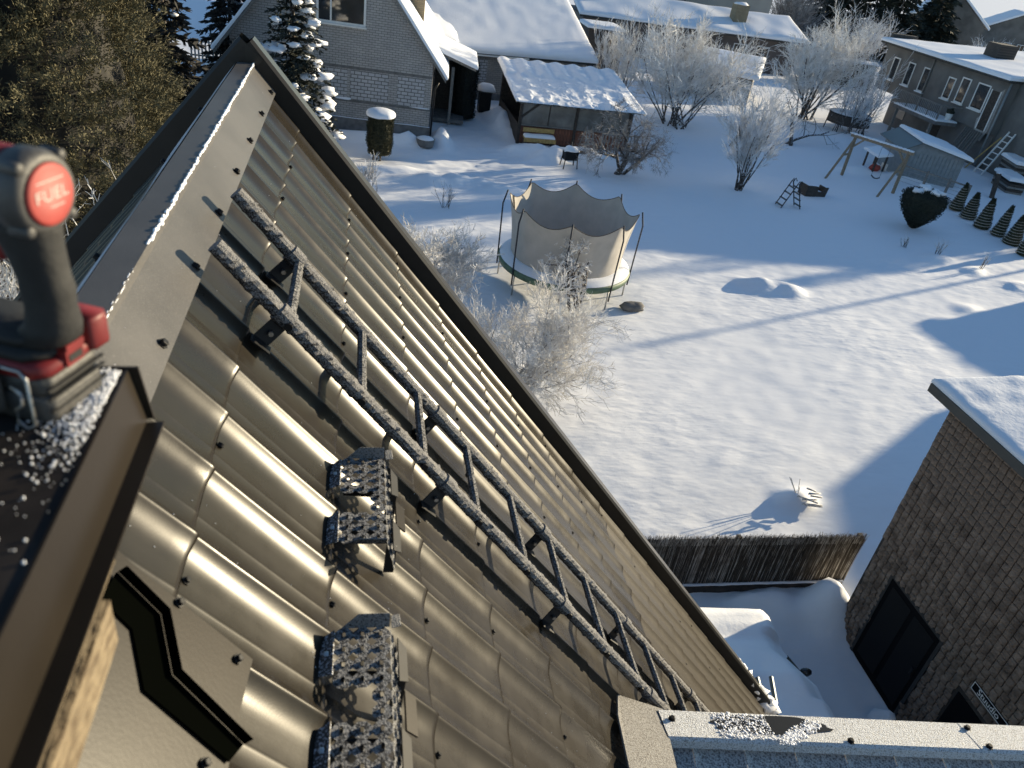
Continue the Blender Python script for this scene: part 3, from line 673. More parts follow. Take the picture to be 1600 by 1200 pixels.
part('trigger', redplastic, dr, lambda b: rbox(b, 0.004, 0.022, -0.009, 0.009, 0.142, 0.172, 0.004), True)
part('motor_body', redplastic, dr, lambda b: b.lathe([(0.026, -0.115), (0.031, -0.10), (0.0325, -0.03), (0.0325, 0.036), (0.030, 0.040)], (0, 0, 0.206), 22, 'X'), True)
part('rear_collar', greyplastic, dr, lambda b: (b.lathe([(0.0325, 0.0405), (0.0345, 0.043), (0.0345, 0.056), (0.0335, 0.062), (0.030, 0.0665), (0.0255, 0.0660)], (0, 0, 0.206), 28, 'X'),
     [b.lathe([(0.0055, 0.048), (0.0055, 0.064), (0.004, 0.066)], (0, 0.034*math.cos(a), 0.206+0.034*math.sin(a)), 8, 'X') for a in (0.85, 2.3, 3.95, 5.5)]), True)
part('rear_disc', reddisc, dr, lambda b: b.lathe([(0.0254, 0.0655), (0.0250, 0.0682), (0.022, 0.0690), (0.0, 0.0692)], (0, 0, 0.206), 28, 'X'), True)
for (zz, yy, ww, hh) in ((0.0115, 0.000, 0.030, 0.0010), (-0.0098, 0.004, 0.016, 0.0009)):
    part('print_line', whitemark, dr, lambda b: b.box(0.0691, 0.0695, yy-ww/2, yy+ww/2, 0.206+zz, 0.206+zz+hh))
TM = Matrix(((0, 0, 1, 0.0693), (1, 0, 0, 0.0), (0, 1, 0, 0.2065), (0, 0, 0, 1)))
tx = text_mesh('print', 'FUEL', 0.0135, whitemark, dr, TM, 0.0002); tx.scale = (1.25, 1, 1)
part('gear_housing', greyplastic, dr, lambda b: b.lathe([(0.020, -0.20), (0.022, -0.19), (0.024, -0.16), (0.028, -0.150), (0.0305, -0.115)], (0, 0, 0.206), 20, 'X'), True)
part('belt_hook', steel, dr, lambda b: b.tube([(-0.010, -0.040, 0.056), (0.040, -0.041, 0.056), (0.046, -0.042, 0.050), (0.050, -0.046, 0.006), (0.042, -0.047, 0.000), (0.034, -0.047, 0.006), (0.034, -0.047, 0.018), (0.041, -0.046, 0.024), (0.040, -0.045, 0.036), (0.030, -0.043, 0.040)], 0.0016, 6), True)
part('hook_mount', greyplastic, dr, lambda b: rbox(b, -0.05, 0.02, -0.047, -0.0385, 0.010, 0.058, 0.003), True)
# padded glove lying at the edge of the cap
gl = tag(part('glove', rubber, None, lambda b: b.blob((0, 0, 0), 0.034, 0.060, 0.030, 14, 9, 0.25, 0.8, 3), True), 'dark glove lying on the chimney cap below the drill', 'glove'); gl.location = (-0.335, 0.52, 9.570)
# ================================================================== vegetation helpers
def rand_perp(d):
    a = d.orthogonal().normalized(); b = d.cross(a); t = rnd(0, 6.283); return a*math.cos(t) + b*math.sin(t)
def grow(lines, p, d, L, r, depth, P):
    n = P.get('seg', 3); pts = [p.copy()]; rad = [r]; q = p.copy(); dd = d.copy()
    for i in range(n):
        dd = (dd + rand_perp(dd)*rnd(0, P['wob']) + Vector((0, 0, P['up'][min(depth, len(P['up'])-1)]))).normalized()
        q = q + dd*(L/n); pts.append(q.copy()); rad.append(r*(1 - 0.55*(i+1)/n))
    lines.append((pts, rad, depth))
    if depth >= P['depth']: return
    k = P['k'][min(depth, len(P['k'])-1)]
    for i in range(k):
        t = rnd(P.get('t0', 0.3), 1.0); f = t*n; j = min(int(f), n-1); pos = pts[j].lerp(pts[j+1], f-j)
        ax = (pts[j+1]-pts[j]).normalized(); ang = rnd(*P['ang'])
        nd = (ax*math.cos(ang) + rand_perp(ax)*math.sin(ang)).normalized()
        grow(lines, pos, nd, L*rnd(*P['len']), max(r*(1-0.5*t)*P['rr'], P['rmin']), depth+1, P)
def woody(name, label, cat, x, y, stems, P, twig, group=None, barkm=None, split=1, height=None, rz=0):
    z = gz(x, y); t = thing(name, label, cat, (x, y, z), 0, group)
    lines = []
    for (dx, dy, d, L, r) in stems: grow(lines, Vector((dx, dy, -0.05)), Vector(d).normalized(), L, r, 0, P)
    A, B = MB(), MB()
    for pts, rad, dep in lines:
        if dep < split: A.tube(pts, rad, 6 if dep == 0 else 5, False)
        else: B.tube(pts, rad, 3, False)
    A.build('trunk', barkm or bark, t, True); B.build('crown', twig, t)
    return t
def bush_stems(n, spread, L, r, base=0.15):
    o = []
    for i in range(n):
        a = rnd(0, 6.283); s = rnd(0.05, spread); o.append((rnd(-base, base), rnd(-base, base), (s*math.cos(a), s*math.sin(a), 1), L*rnd(0.75, 1.1), r*rnd(0.7, 1.2)))
    return o
def spray(b, p, d, L, w):
    s = rand_perp(d)*w; t = rand_perp(d)*w
    m = p + d*L*0.5
    b.add([tuple(p), tuple(m+s), tuple(p+d*L), tuple(m-s)], [(0, 1, 2, 3)])
def foliage_solid(b, rad, h, n, L, w, droop=0.2, core=0.86, z0=0.0, lump=0.10, seed=0.0, fl=3.0):
    # dark core, then leaf sprays over the whole surface
    def cf(u, v):
        th = 2*math.pi*u; z = z0 + v*h; r = rad(v)*core*(1+lump*nz(math.cos(th)*fl, math.sin(th)*fl, z*fl*0.7+seed)); return (r*math.cos(th), r*math.sin(th), z)
    b.grid(cf, 18, 14)
    for i in range(n):
        v = rnd(0, 1); th = rnd(0, 6.283); z = z0 + v*h
        r = rad(v)*(rnd(0.80, 1.02))*(1+lump*nz(math.cos(th)*fl, math.sin(th)*fl, z*fl*0.7+seed))
        if r < 0.01: continue
        o = Vector((math.cos(th), math.sin(th), 0)); d = (o*rnd(0.3, 1.0) + Vector((rnd(-.5, .5), rnd(-.5, .5), rnd(0.1, 1.2)-droop))).normalized()
        spray(b, Vector((r*math.cos(th), r*math.sin(th), z)), d, L*rnd(0.6, 1.3), w*rnd(0.6, 1.2))

# ------------------------------------------------------------------ frosted shrubs and trees
PV = dict(depth=3, k=(8, 6, 5), wob=0.16, up=(0.05, 0.07, 0.06, 0.04), ang=(0.25, 0.7), len=(0.35, 0.6), rr=0.6, rmin=0.0125, seg=4, t0=0.25)
random.seed(11)
woody('frosted_shrub', 'vase shaped frosted shrub standing alone in the snow left of the swing', 'shrub', 17.57, 32.97, bush_stems(13, 0.42, 2.9, 0.04), PV, frosttwig2)
PB = dict(PV, rmin=0.015, k=(10, 7, 5), wob=0.2, ang=(0.3, 0.9), up=(0.04, 0.05, 0.03, 0.02))
random.seed(12)
woody('frosted_shrub', 'tall sunlit frosted shrub behind the right end of the gazebo', 'shrub', 18.6, 44.6, bush_stems(20, 1.15, 4.0, 0.05, 0.9), PB, frosttwig)
random.seed(13)
woody('frosted_shrub', 'frosted shrub with upright canes just behind the gazebo roof', 'shrub', 14.9, 47.2, bush_stems(22, 0.3, 3.6, 0.035, 1.2), dict(PV, k=(5, 4, 3), up=(0.1, 0.16, 0.14, 0.1)), frosttwig)
random.seed(14)
woody('frosted_tree', 'frosted spreading tree behind the swing, left of the grey house', 'tree', 30.4, 51.0, bush_stems(12, 1.1, 4.4, 0.08, 0.6), dict(PB, k=(12, 8, 5)), frosttwig)
random.seed(15)
woody('frosted_shrub', 'low dim frosted shrub under the spreading tree by the grey house', 'shrub', 31.5, 47.0, bush_stems(14, 0.9, 2.3, 0.03, 0.8), dict(PB, depth=2, k=(9, 6)), frosttwig2)
random.seed(16)
woody('frosted_shrub', 'frosted shrub with pale canes against the left corner of the grey house', 'shrub', 35.0, 52.0, bush_stems(20, 0.3, 3.2, 0.03, 0.9), dict(PV, depth=2, k=(6, 4), up=(0.1, 0.1)), frosttwig2)
random.seed(17)
PBIG = dict(depth=4, k=(8, 8, 6, 4), wob=0.24, up=(0.02, 0.05, 0.05, 0.04, 0.03), ang=(0.35, 0.95), len=(0.42, 0.68), rr=0.55, rmin=0.0062, seg=3, t0=0.25)
woody('frosted_bush', 'large frosted bush beside the roof edge, in front of the trampoline', 'bush', 3.95, 15.0, [(0.1*math.cos(a), 0.1*math.sin(a), (0.55*math.cos(a), 0.55*math.sin(a), 0.8), rnd(1.45, 1.9), 0.035) for a in (0.2, 1.2, 2.1, 3.0, 4.1, 5.0, 5.8)] + [(0, 0, (0.1, 0.1, 1), 1.9, 0.04)], PBIG, frosttwig, split=2)
random.seed(18)
woody('frosted_bush', 'smaller pale frosted bush left of the trampoline at the roof edge', 'bush', 2.15, 19.2, bush_stems(12, 0.75, 1.6, 0.03, 0.2), dict(PBIG, k=(6, 6, 5, 3), rmin=0.0085), frosttwig, split=1)
random.seed(28)
woody('frosted_bush', 'thin frosted sprig just below the roof verge beside the thuja column', 'bush', 0.55, 28.6, bush_stems(12, 0.5, 0.9, 0.012, 0.3), dict(PV, depth=2, k=(5, 3)), frosttwig2)
PA = dict(depth=4, k=(6, 7, 6, 5), wob=0.42, up=(0.03, -0.01, -0.06, -0.06, -0.03), ang=(0.5, 1.15), len=(0.42, 0.7), rr=0.6, rmin=0.006, seg=4, t0=0.35)
random.seed(19)
woody('apple_tree', 'crooked old apple tree with drooping twigs in front of the gazebo', 'tree', 11.79, 33.77, [(0, 0, (0.30, 0.1, 1), 1.7, 0.15), (0.28, 0.1, (-0.6, 0.1, 0.95), 2.2, 0.09), (0.3, 0.1, (0.9, -0.1, 0.75), 2.2, 0.09)], PA, darktwig, split=2)
random.seed(21)
woody('apple_tree', 'small crooked frosted apple tree in front of the trampoline net', 'tree', 6.42, 19.2, [(0, 0, (-0.10, 0.0, 1), 1.35, 0.10), (-0.12, 0, (0.35, 0.1, 1), 1.95, 0.085), (-0.1, 0, (-0.45, -0.1, 1), 1.7, 0.06)], dict(PA, k=(6, 7, 7, 5), len=(0.34, 0.56), rmin=0.0078), frosttwig, split=3)
random.seed(22)
woody('bare_tree', 'leaning dark tree with snowy bough behind the vase shaped shrub', 'tree', 25.2, 42.6, [(0, 0, (-0.2, 0.3, 1), 2.0, 0.13), (-0.2, 0.4, (0.9, 0.3, 0.6), 3.2, 0.08)], dict(PA, depth=3, k=(4, 5, 4)), darktwig)
random.seed(23)
woody('birch_tree', 'short pale trunk standing behind the vase shaped shrub', 'tree', 20.7, 41.1, [(0, 0, (0.1, 0, 1), 2.6, 0.14)], dict(PA, depth=3, k=(7, 5, 4), up=(0.05, 0.05, 0.0, 0)), frosttwig2, barkm=birchbark)
# dry weeds poking through the snow
for i, (x, y, h, lab) in enumerate(((3.33, 27.6, 0.75, 'dry dark weed standing alone in the snow left of the trampoline'), (23.6, 26.2, 0.6, 'dry frosted weed clump below the heart shaped thuja'), (24.9, 25.2, 0.55, 'dry frosted weed clump right of the lower drift'), (22.6, 27.1, 0.5, 'sparse dry weed nearest the heart shaped thuja'), (0.6, 30.2, 0.5, 'frosted grass tuft beside the thuja column'))):
    random.seed(40+i)
    woody('dry_weed', lab, 'plant', x, y, bush_stems(9, 0.5, h, 0.010, 0.12), dict(PV, depth=1, k=(4,), rmin=0.006), darktwig if i == 0 else frosttwig2)
# far frosted crowns
random.seed(51)
for i, (x, y, h, sp, m, lab) in enumerate(((43.0, 84.0, 5.5, 0.7, darktwig, 'bare brown bush behind the long snowy roof'), (68.0, 82.0, 4.0, 0.8, frosttwig2, 'frosted bush behind the grey house roof, beside the dark conifers'), (73.0, 80.0, 4.2, 0.8, frosttwig2, 'frosted bush behind the grey house chimney'), (52.0, 80.0, 5.0, 0.6, frosttwig2, 'tall frosted sapling in front of the dark conifers'), (47.0, 86.0, 6.0, 0.8, darktwig, 'broad bare brown bush left of the dark conifers'), (49.5, 92.0, 6.5, 0.8, darktwig, 'bare brown bush behind the broad one at the top edge'))):
    woody('background_bush', lab, 'bush', x, y, bush_stems(14, sp, h*0.75, 0.06, 1.6), dict(PB, depth=2, k=(10, 8), rmin=0.02), m)

# ------------------------------------------------------------------ conifers
def spruce(label, x, y, h, rmax, levels, per, snowy, z0=0.2, name='spruce_tree', needlem=needle, dens=1.0, group=None, L=0.30):
    t = thing(name, label, 'tree', (x, y, 0), 0, group)
    part('trunk', bark, t, lambda b: b.tube([(0, 0, 0), (0, 0, h*0.6), (0, 0, h)], [h*0.022, h*0.012, 0.01], 8), True)
    b = MB(); sn = MB()
    for i in range(levels):
        v = (i+0.5)/levels; z = z0 + (h-z0)*v; R_ = rmax*(1-v)**0.85*(1+0.12*nz(i*1.3, x)) + 0.12
        for k in range(max(4, int(per*(1-v*0.6)))):
            a = rnd(0, 6.283); rr = R_*rnd(0.75, 1.08); dr_ = 0.20+0.12*(1-v)
            n = max(2, int(rr/0.16))
            for j in range(n):
                f = (j+0.6)/n; c = Vector((math.cos(a)*rr*f, math.sin(a)*rr*f, z - dr_*rr*f*f + rnd(-.03, .03)))
                out = Vector((math.cos(a), math.sin(a), -0.25)); side = Vector((-math.sin(a), math.cos(a), 0))
                for q in range(int(4*dens)+1):
                    d = (out*rnd(0.1, 0.9) + side*rnd(-1, 1) + Vector((0, 0, rnd(-0.35, 0.2)))).normalized()
                    spray(b, c, d, L*rnd(0.6, 1.15)*(1.15-0.5*f), 0.035*L/0.3)
            if snowy and rnd(0, 1) < snowy*0.62:
                f = rnd(0.55, 0.95); c = (math.cos(a)*rr*f, math.sin(a)*rr*f, z - dr_*rr*f*f + 0.06)
                s = rnd(0.10, 0.32)*(1.25-0.6*v); sn.blob(c, s*1.25, s*1.1, s*0.55, 8, 5, 0.5, seed=i+k*7.0)
    b.build('crown', needlem, t)
    if snowy: tag(sn.build('snow_clumps', snow_lump, t, True), kind='stuff')
    return t
random.seed(61)
spruce('snow laden dark spruce in front of the white brick house', -2.55, 33.2, 8.2, 2.0, 30, 17, 0.55, dens=1.3)
random.seed(62)
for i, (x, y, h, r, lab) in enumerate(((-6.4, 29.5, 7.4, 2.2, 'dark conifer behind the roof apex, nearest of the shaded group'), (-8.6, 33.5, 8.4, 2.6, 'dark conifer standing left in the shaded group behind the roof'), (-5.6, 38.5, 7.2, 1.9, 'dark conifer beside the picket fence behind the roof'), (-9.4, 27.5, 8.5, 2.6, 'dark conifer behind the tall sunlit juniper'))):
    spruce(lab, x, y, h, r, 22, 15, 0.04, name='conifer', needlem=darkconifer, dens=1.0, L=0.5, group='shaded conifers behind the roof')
random.seed(63)
for i, (x, y, h, r, lab) in enumerate(((53.0, 88.0, 10.5, 4.0, 'tall dark conifer at the top edge, left of the pair'), (60.0, 88.0, 10.5, 4.6, 'tall dark conifer at the top edge, nearest the grey house'), (66.5, 90.0, 10.0, 4.2, 'tall dark conifer at the top edge, right of the pair'), (57.5, 99.0, 10.5, 4.6, 'dark conifer in the second row behind the top edge pair'), (64.5, 100.0, 10.5, 4.6, 'dark conifer in the second row behind the grey house'), (73.0, 99.0, 8.0, 4.0, 'lower dark conifer behind the grey house beside the steep roof'))):
    spruce(lab, x, y, h, r, 16, 12, 0.10, name='conifer', dens=0.6, L=1.1)
# juniper trees at the left
def big_thuja(x, y, h, r, label, n, seed, fm):
    random.seed(seed); t = thing('juniper_tree', label, 'tree', (x, y, 0))
    part('trunk', bark, t, lambda b: b.tube([(0, 0, 0), (0.05, 0, h*0.8)], [0.16, 0.05], 8), True)
    b = MB()
    rad = lambda v: r*(0.80 + 0.35*math.sin(math.pi*min(1, v*1.15)))*(1-max(0, v-0.55)**1.6*1.6)
    part('shade_core', darkconifer, t, lambda b: b.grid(lambda u, v: (rad(v)*0.70*math.cos(6.2832*u), rad(v)*0.70*math.sin(6.2832*u), 0.2+v*h), 20, 16))  # solid dark shell, shade between the boughs put in its colour
    for i in range(n):
        v = rnd(0.15, 1); th = rnd(-1.9, 1.6) if rnd(0, 1) < 0.75 else rnd(0, 6.283); rr = rad(v)*rnd(0.66, 1.0)
        o = Vector((math.cos(th), math.sin(th), 0)); d = (o*rnd(0.5, 1.0) + Vector((rnd(-.35, .35), rnd(-.35, .35), rnd(0.25, 0.95)))).normalized()
        p = o*rr + Vector((0, 0, 0.2+v*h)); L_ = rnd(0.28, 0.62); q1 = rand_perp(d); q2 = d.cross(q1)
        for k in range(int(95*L_/0.45)):
            f = rnd(0, 1); w_ = 0.16*(1-f*0.75); c = p + d*(L_*f) + q1*random.gauss(0, w_*0.6) + q2*random.gauss(0, w_*0.6) - Vector((0, 0, 0.10*f*f))
            dd = (d*0.8 + q1*rnd(-.7, .7) + q2*rnd(-.7, .7) + Vector((0, 0, rnd(-0.5, 0.3)))).normalized(); spray(b, c, dd, rnd(0.05, 0.11), rnd(0.006, 0.012))
    b.build('crown', fm, t); return t
big_thuja(-5.55, 14.9, 10.4, 2.05, 'tall sunlit brown green juniper left of the roof ridge', 2100, 71, juniper)
big_thuja(-8.6, 13.2, 11.0, 2.3, 'tall juniper at the far left edge behind the drill', 900, 72, juniper)
random.seed(73)
woody('frosted_shrub', 'frosted spiky shrub at the foot of the juniper behind the drill', 'shrub', -4.15, 11.6, bush_stems(46, 0.32, 3.7, 0.03, 0.9), dict(PV, depth=3, k=(5, 5, 4), ang=(0.3, 0.9), len=(0.2, 0.4), rmin=0.006), frosttwig, split=1)
random.seed(74)
woody('frosted_shrub', 'frosted twigs hanging in front of the juniper at the left edge', 'shrub', -5.25, 11.9, bush_stems(30, 0.28, 4.3, 0.03, 0.6), dict(PV, depth=3, k=(6, 5, 3), ang=(0.3, 0.9), len=(0.2, 0.35), rmin=0.006), frosttwig, split=1)
# clipped column thuja with a snow cap
t = thing('column_thuja', 'clipped cylindrical thuja with thick snow cap beside the brick house', 'thuja', (0.94, 32.74, 0))
random.seed(75); b = MB(); foliage_solid(b, lambda v: 0.50*(0.88+0.14*math.sin(v*3.0))*(1 if v < 0.97 else 0.8), 1.65, 9000, 0.09, 0.014, 0.1, 0.9, 0.28, 0.12, 1)
b.build('crown', thujam, t)
part('trunk', bark, t, lambda b: [b.tube([(dx, dy, -0.1), (dx*0.8, dy*0.8, 0.5)], 0.05, 6) for dx, dy in ((-0.25, 0), (-0.1, 0.1), (0.05, -0.08))])
part('snow_cap', snow_lump, t, lambda b: b.grid(lambda u, v: ((0.60+0.05*nz(math.cos(6.283*u)*2, math.sin(6.283*u)*2))*math.cos(6.283*u)*math.sin(v*1.75), (0.60+0.05*nz(math.cos(6.283*u)*2, math.sin(6.283*u)*2))*math.sin(6.283*u)*math.sin(v*1.75), 1.88 + 0.24*math.cos(v*1.75)**0.7*1.0 if math.cos(v*1.75) > 0 else 1.88+0.25*math.cos(v*1.75)), 22, 9), True)
# heart shaped thuja
t = thing('heart_thuja', 'heart shaped clipped thuja with snow on top', 'thuja', (24.65, 29.54, 0)); random.seed(76); b = MB()
foliage_solid(b, lambda v: 0.90*(0.10+0.95*math.sin(min(1.0, v**0.9*1.2)*1.62))*(1 if v < 0.82 else max(0.12, math.cos((v-0.82)*7.6))), 1.75, 9000, 0.10, 0.016, 0.1, 0.9, 0.05, 0.13, 2)
b.build('crown', thujadark, t)
part('trunk', bark, t, lambda b: b.tube([(0, 0, -0.1), (0, 0, 0.6)], 0.09, 7))
part('snow_cap', snow_lump, t, lambda b: [b.blob((x, y, z), r, r*0.9, 0.14, 10, 6, 0.5, 0.5, i) for i, (x, y, z, r) in enumerate(((-0.42, 0.0, 1.70, 0.30), (0.42, -0.1, 1.70, 0.34), (0.10, -0.35, 1.72, 0.22), (0.05, 0.3, 1.78, 0.3), (0.62, 0.2, 1.58, 0.22), (-0.15, -0.05, 1.80, 0.22)))], True)
# string-tied young cone thujas in a row
labs = ('nearest the garden shed', 'second from the garden shed', 'third from the garden shed', 'fourth from the garden shed', 'fifth from the garden shed', 'at the right edge of view')
for i, (x, y) in enumerate(((29.36, 32.87), (29.19, 31.7), (28.97, 30.42), (29.11, 29.5), (29.07, 28.5), (28.67, 27.2))):
    random.seed(80+i); h = 1.35+rnd(-0.08, 0.12)
    t = thing('cone_thuja', 'small cone shaped thuja wound with twine, ' + labs[i], 'thuja', (x, y, 0), 0, 'row of twine-wrapped cone thujas')
    t.rotation_euler = (rnd(-.07, .07), rnd(-.07, .07), rnd(0, 6)); k_ = rnd(0.88, 1.1); t.scale = (k_, k_, rnd(0.86, 1.12))
    b = MB(); foliage_solid(b, lambda v: 0.33*(1-v)**0.8 + 0.02, h, 2200, 0.08, 0.012, 0.0, 0.9, 0.03, 0.08, i)
    b.build('crown', thujam, t)
    def tw(b):
        pts = []; turns = 9
        for q in range(turns*12+1):
            f = q/(turns*12); a = 2*math.pi*turns*f; rr = 0.34*(1-f*0.8)**0.8 + 0.02; pts.append((rr*math.cos(a), rr*math.sin(a), 0.08+f*h*0.8))
        b.tube(pts, 0.013, 4)
    part('twine', twine, t, tw)
    part('trunk', bark, t, lambda b: b.tube([(0, 0, -0.1), (0, 0, 0.3)], 0.03, 6))
# dark hedge column by the porch and a low snow-topped hedge
t = thing('hedge_block', 'black looking clipped hedge block beside the porch with frost on top', 'hedge', (5.4, 41.6, 0)); random.seed(90); b = MB()
foliage_solid(b, lambda v: 0.62*(1 if v < 0.95 else 0.7), 2.85, 5000, 0.12, 0.02, 0.1, 0.92, 0.0, 0.08, 4)
b.build('crown', mat('black_green_foliage', (0.010, 0.012, 0.009), 0.8), t)
part('snow_cap', snow_lump, t, lambda b: [b.blob((rnd(-.5, .5), rnd(-.5, .5), 2.87), rnd(.1, .25), rnd(.1, .25), 0.05, 8, 4, 0.4, seed=i) for i in range(7)], True)
t = thing('snowy_hedge', 'low dark hedge with snow on top left of the grey house', 'hedge', (41.5, 66.5, 0)); random.seed(91); b = MB()
def hb(u, v): return (-2.8+5.6*u, -0.55 if v < 0.3 else (0.55 if v > 0.7 else 0), 0 if v in (0, 1) else 2.0)
b.box(-3.2, 3.2, -0.5, 0.5, 0, 2.0)
for i in range(5000):
    p = Vector((rnd(-3.3, 3.3), rnd(-.6, .6), rnd(0, 2.1))); spray(b, p, rand_perp(Vector((0, 0, 1))), 0.3, 0.05)
b.build('crown', thujadark, t)
part('snow_cap', snow_lump, t, lambda b: b.grid(lambda u, v: (-3.3+6.6*u, -0.7+1.4*v, 2.08+0.22*math.sin(math.pi*v)**0.6*(0.8+0.5*nz(u*9, v*3))), 30, 6), True)
# ================================================================== buildings
def snow_slab(b, P00, P10, P11, P01, th=0.22, nu=24, nv=12, rnd_edge=0.12, noise_a=0.02, sc=1.5, seed=0.0):
    """rounded snow cover over a quad, corners given in order"""
    P = [Vector(p) for p in (P00, P10, P11, P01)]
    N = (P[1]-P[0]).cross(P[3]-P[0]).normalized(); N = N if N.z > 0 else -N
    lu = (P[1]-P[0]).length; lv = (P[3]-P[0]).length
    def pos(u, v): return P[0]*(1-u)*(1-v) + P[1]*u*(1-v) + P[2]*u*v + P[3]*(1-u)*v
    us = [0, 0, 0.3*rnd_edge/lu, rnd_edge/lu] + [rnd_edge/lu + (1-2*rnd_edge/lu)*i/nu for i in range(1, nu)] + [1-rnd_edge/lu, 1-0.3*rnd_edge/lu, 1, 1]
    vs = [0, 0, 0.3*rnd_edge/lv, rnd_edge/lv] + [rnd_edge/lv + (1-2*rnd_edge/lv)*i/nv for i in range(1, nv)] + [1-rnd_edge/lv, 1-0.3*rnd_edge/lv, 1, 1]
    def hh(i, n): return {0: 0.0, 1: 0.45, 2: 0.82, n-1: 0.0, n-2: 0.45, n-3: 0.82}.get(i, 1.0)
    o = len(b.v); nu_, nv_ = len(us), len(vs)
    for j, v in enumerate(vs):
        for i, u in enumerate(us):
            p = pos(u, v); h = min(hh(i, nu_), hh(j, nv_)); w = nz(p.x*sc, p.y*sc, seed)
            b.v.append(tuple(p + N*(th*h*(1+0.10*w)) + Vector((0, 0, noise_a*w*(1 if h else 0)))))
    b.f += [(o+j*nu_+i, o+j*nu_+i+1, o+(j+1)*nu_+i+1, o+(j+1)*nu_+i) for j in range(nv_-1) for i in range(nu_-1)]
def window(parent, x0, x1, y, z0, z1, face='-Y', fw=0.07, mull=(0.5,), sill=True, snow_sill=False, frame=whitepaint):
    """a window part (glass) with frame and sill sub-parts; plane y=const facing -Y or plane x=const facing -X"""
    T = (lambda a, d, z: (a, y-d, z)) if face == '-Y' else (lambda a, d, z: (y-d, a, z))
    def bx(b, a0, a1, d0, d1, c0, c1):
        p, q = T(a0, d0, c0), T(a1, d1, c1); b.box(min(p[0], q[0]), max(p[0], q[0]), min(p[1], q[1]), max(p[1], q[1]), c0, c1)
    w = part('window', glass, parent, lambda b: bx(b, x0, x1, -0.05, 0.006, z0, z1))
    def fr(b):
        bx(b, x0-fw, x0, 0.002, 0.035, z0-fw, z1+fw); bx(b, x1, x1+fw, 0.002, 0.035, z0-fw, z1+fw)
        bx(b, x0, x1, 0.002, 0.035, z1, z1+fw); bx(b, x0, x1, 0.002, 0.035, z0-fw, z0)
        for m in mull: xm = x0+(x1-x0)*m; bx(b, xm-fw*0.4, xm+fw*0.4, 0.008, 0.030, z0, z1)
    part('frame', frame, w, fr)
    if sill: part('sill', snow_lump if snow_sill else frame, w, lambda b: bx(b, x0-fw-0.05, x1+fw+0.05, 0.0, 0.14, z0-fw-0.07, z0-fw-0.003))
    return w

# --- white brick house (local frame: x right along the wall, y away, origin at the right front corner)
bh = thing('brick_house', 'white silicate brick house with steep snowy gable roof', 'house', (3.25, 36.56, 0), R(-5.5))
GW = 8.8; GP = 3.5; KS = 1.26
def gable(b, y0, y1, ov=0.0):
    b.prism([(0, y0, 0.0), (0, y0, 3.45), (-GW/2, y0, 3.45+GW/2*KS), (-GW, y0, 3.45), (-GW, y0, 0.0)], (0, y1-y0, 0))
part('wall', brick_w, bh, lambda b: gable(b, 0.0, 9.0))
part('foundation', concrete, bh, lambda b: b.box(-GW-0.06, 0.06, -0.06, 9.05, -0.2, 0.55))
part('ledge_snow', snow_lump, bh, lambda b: b.grid(lambda u, v: (-GW-0.06+(GW+0.12)*u, -0.085+0.085*v, 0.552+0.05*math.sin(min(1, v*1.6+0.25)*1.9)*(0.7+0.6*nz(u*14, 2))), 60, 4), True)
for i, (a0, a1) in enumerate(((-1.53, -0.30), (-3.62, -1.93), (-4.95, -3.76), (-6.6, -5.1))):
    part('pale_brick_panel', brick_panel, bh, lambda b: b.box(a0, a1, -0.012, 0.05, 1.40, 2.66))
part('brick_frieze', concrete, bh, lambda b: (b.box(-GW, -0.02, -0.020, 0.05, 2.70, 2.80),))
part('brick_sill_course', concrete, bh, lambda b: (b.box(-GW, 0.02, -0.045, 0.05, 1.28, 1.37),))
part('sill_snow', snow_lump, bh, lambda b: (b.blob((-3.9, -0.03, 1.40), 0.42, 0.05, 0.05, 10, 5, 0.3), b.blob((-0.4, -0.03, 1.385), 0.5, 0.04, 0.025, 10, 5, 0.3)), True)
window(bh, -5.03, -3.12, 0.0, 4.56, 5.75, fw=0.09, mull=(0.27,))
def slope_roof(b, ov, th, x_off=0.0):
    b.prism([(0.62, -ov, 3.45-0.62*KS), (0.62, -ov, 3.45-0.62*KS+th*1.6), (-GW/2, -ov, 3.45+GW/2*KS+th*1.6), (-GW/2, -ov, 3.45+GW/2*KS)], (0, 9.4+ov, 0))
    b.prism([(-GW-0.62, -ov, 3.45-0.62*KS), (-GW/2, -ov, 3.45+GW/2*KS), (-GW/2, -ov, 3.45+GW/2*KS+th*1.6), (-GW-0.62, -ov, 3.45-0.62*KS+th*1.6)], (0, 9.4+ov, 0))
rf = part('roof', woodgrey, bh, lambda b: slope_roof(b, 0.38, 0.09))
part('roof_snow', snow_lump, rf, lambda b: (
    snow_slab(b, (0.64, -0.40, 3.45-0.62*KS+0.14), (-GW/2, -0.40, 3.45+GW/2*KS+0.15), (-GW/2, 9.4, 3.45+GW/2*KS+0.15), (0.64, 9.4, 3.45-0.62*KS+0.14), 0.16, 20, 16),
    snow_slab(b, (-GW-0.64, -0.40, 3.45-0.62*KS+0.14), (-GW/2, -0.40, 3.45+GW/2*KS+0.15), (-GW/2, 9.4, 3.45+GW/2*KS+0.15), (-GW-0.64, 9.4, 3.45-0.62*KS+0.14), 0.16, 20, 16)), True)
part('chimney', brick_ch, rf, lambda b: b.box(-1.30, -0.62, 2.6, 3.3, 3.5, 8.4))
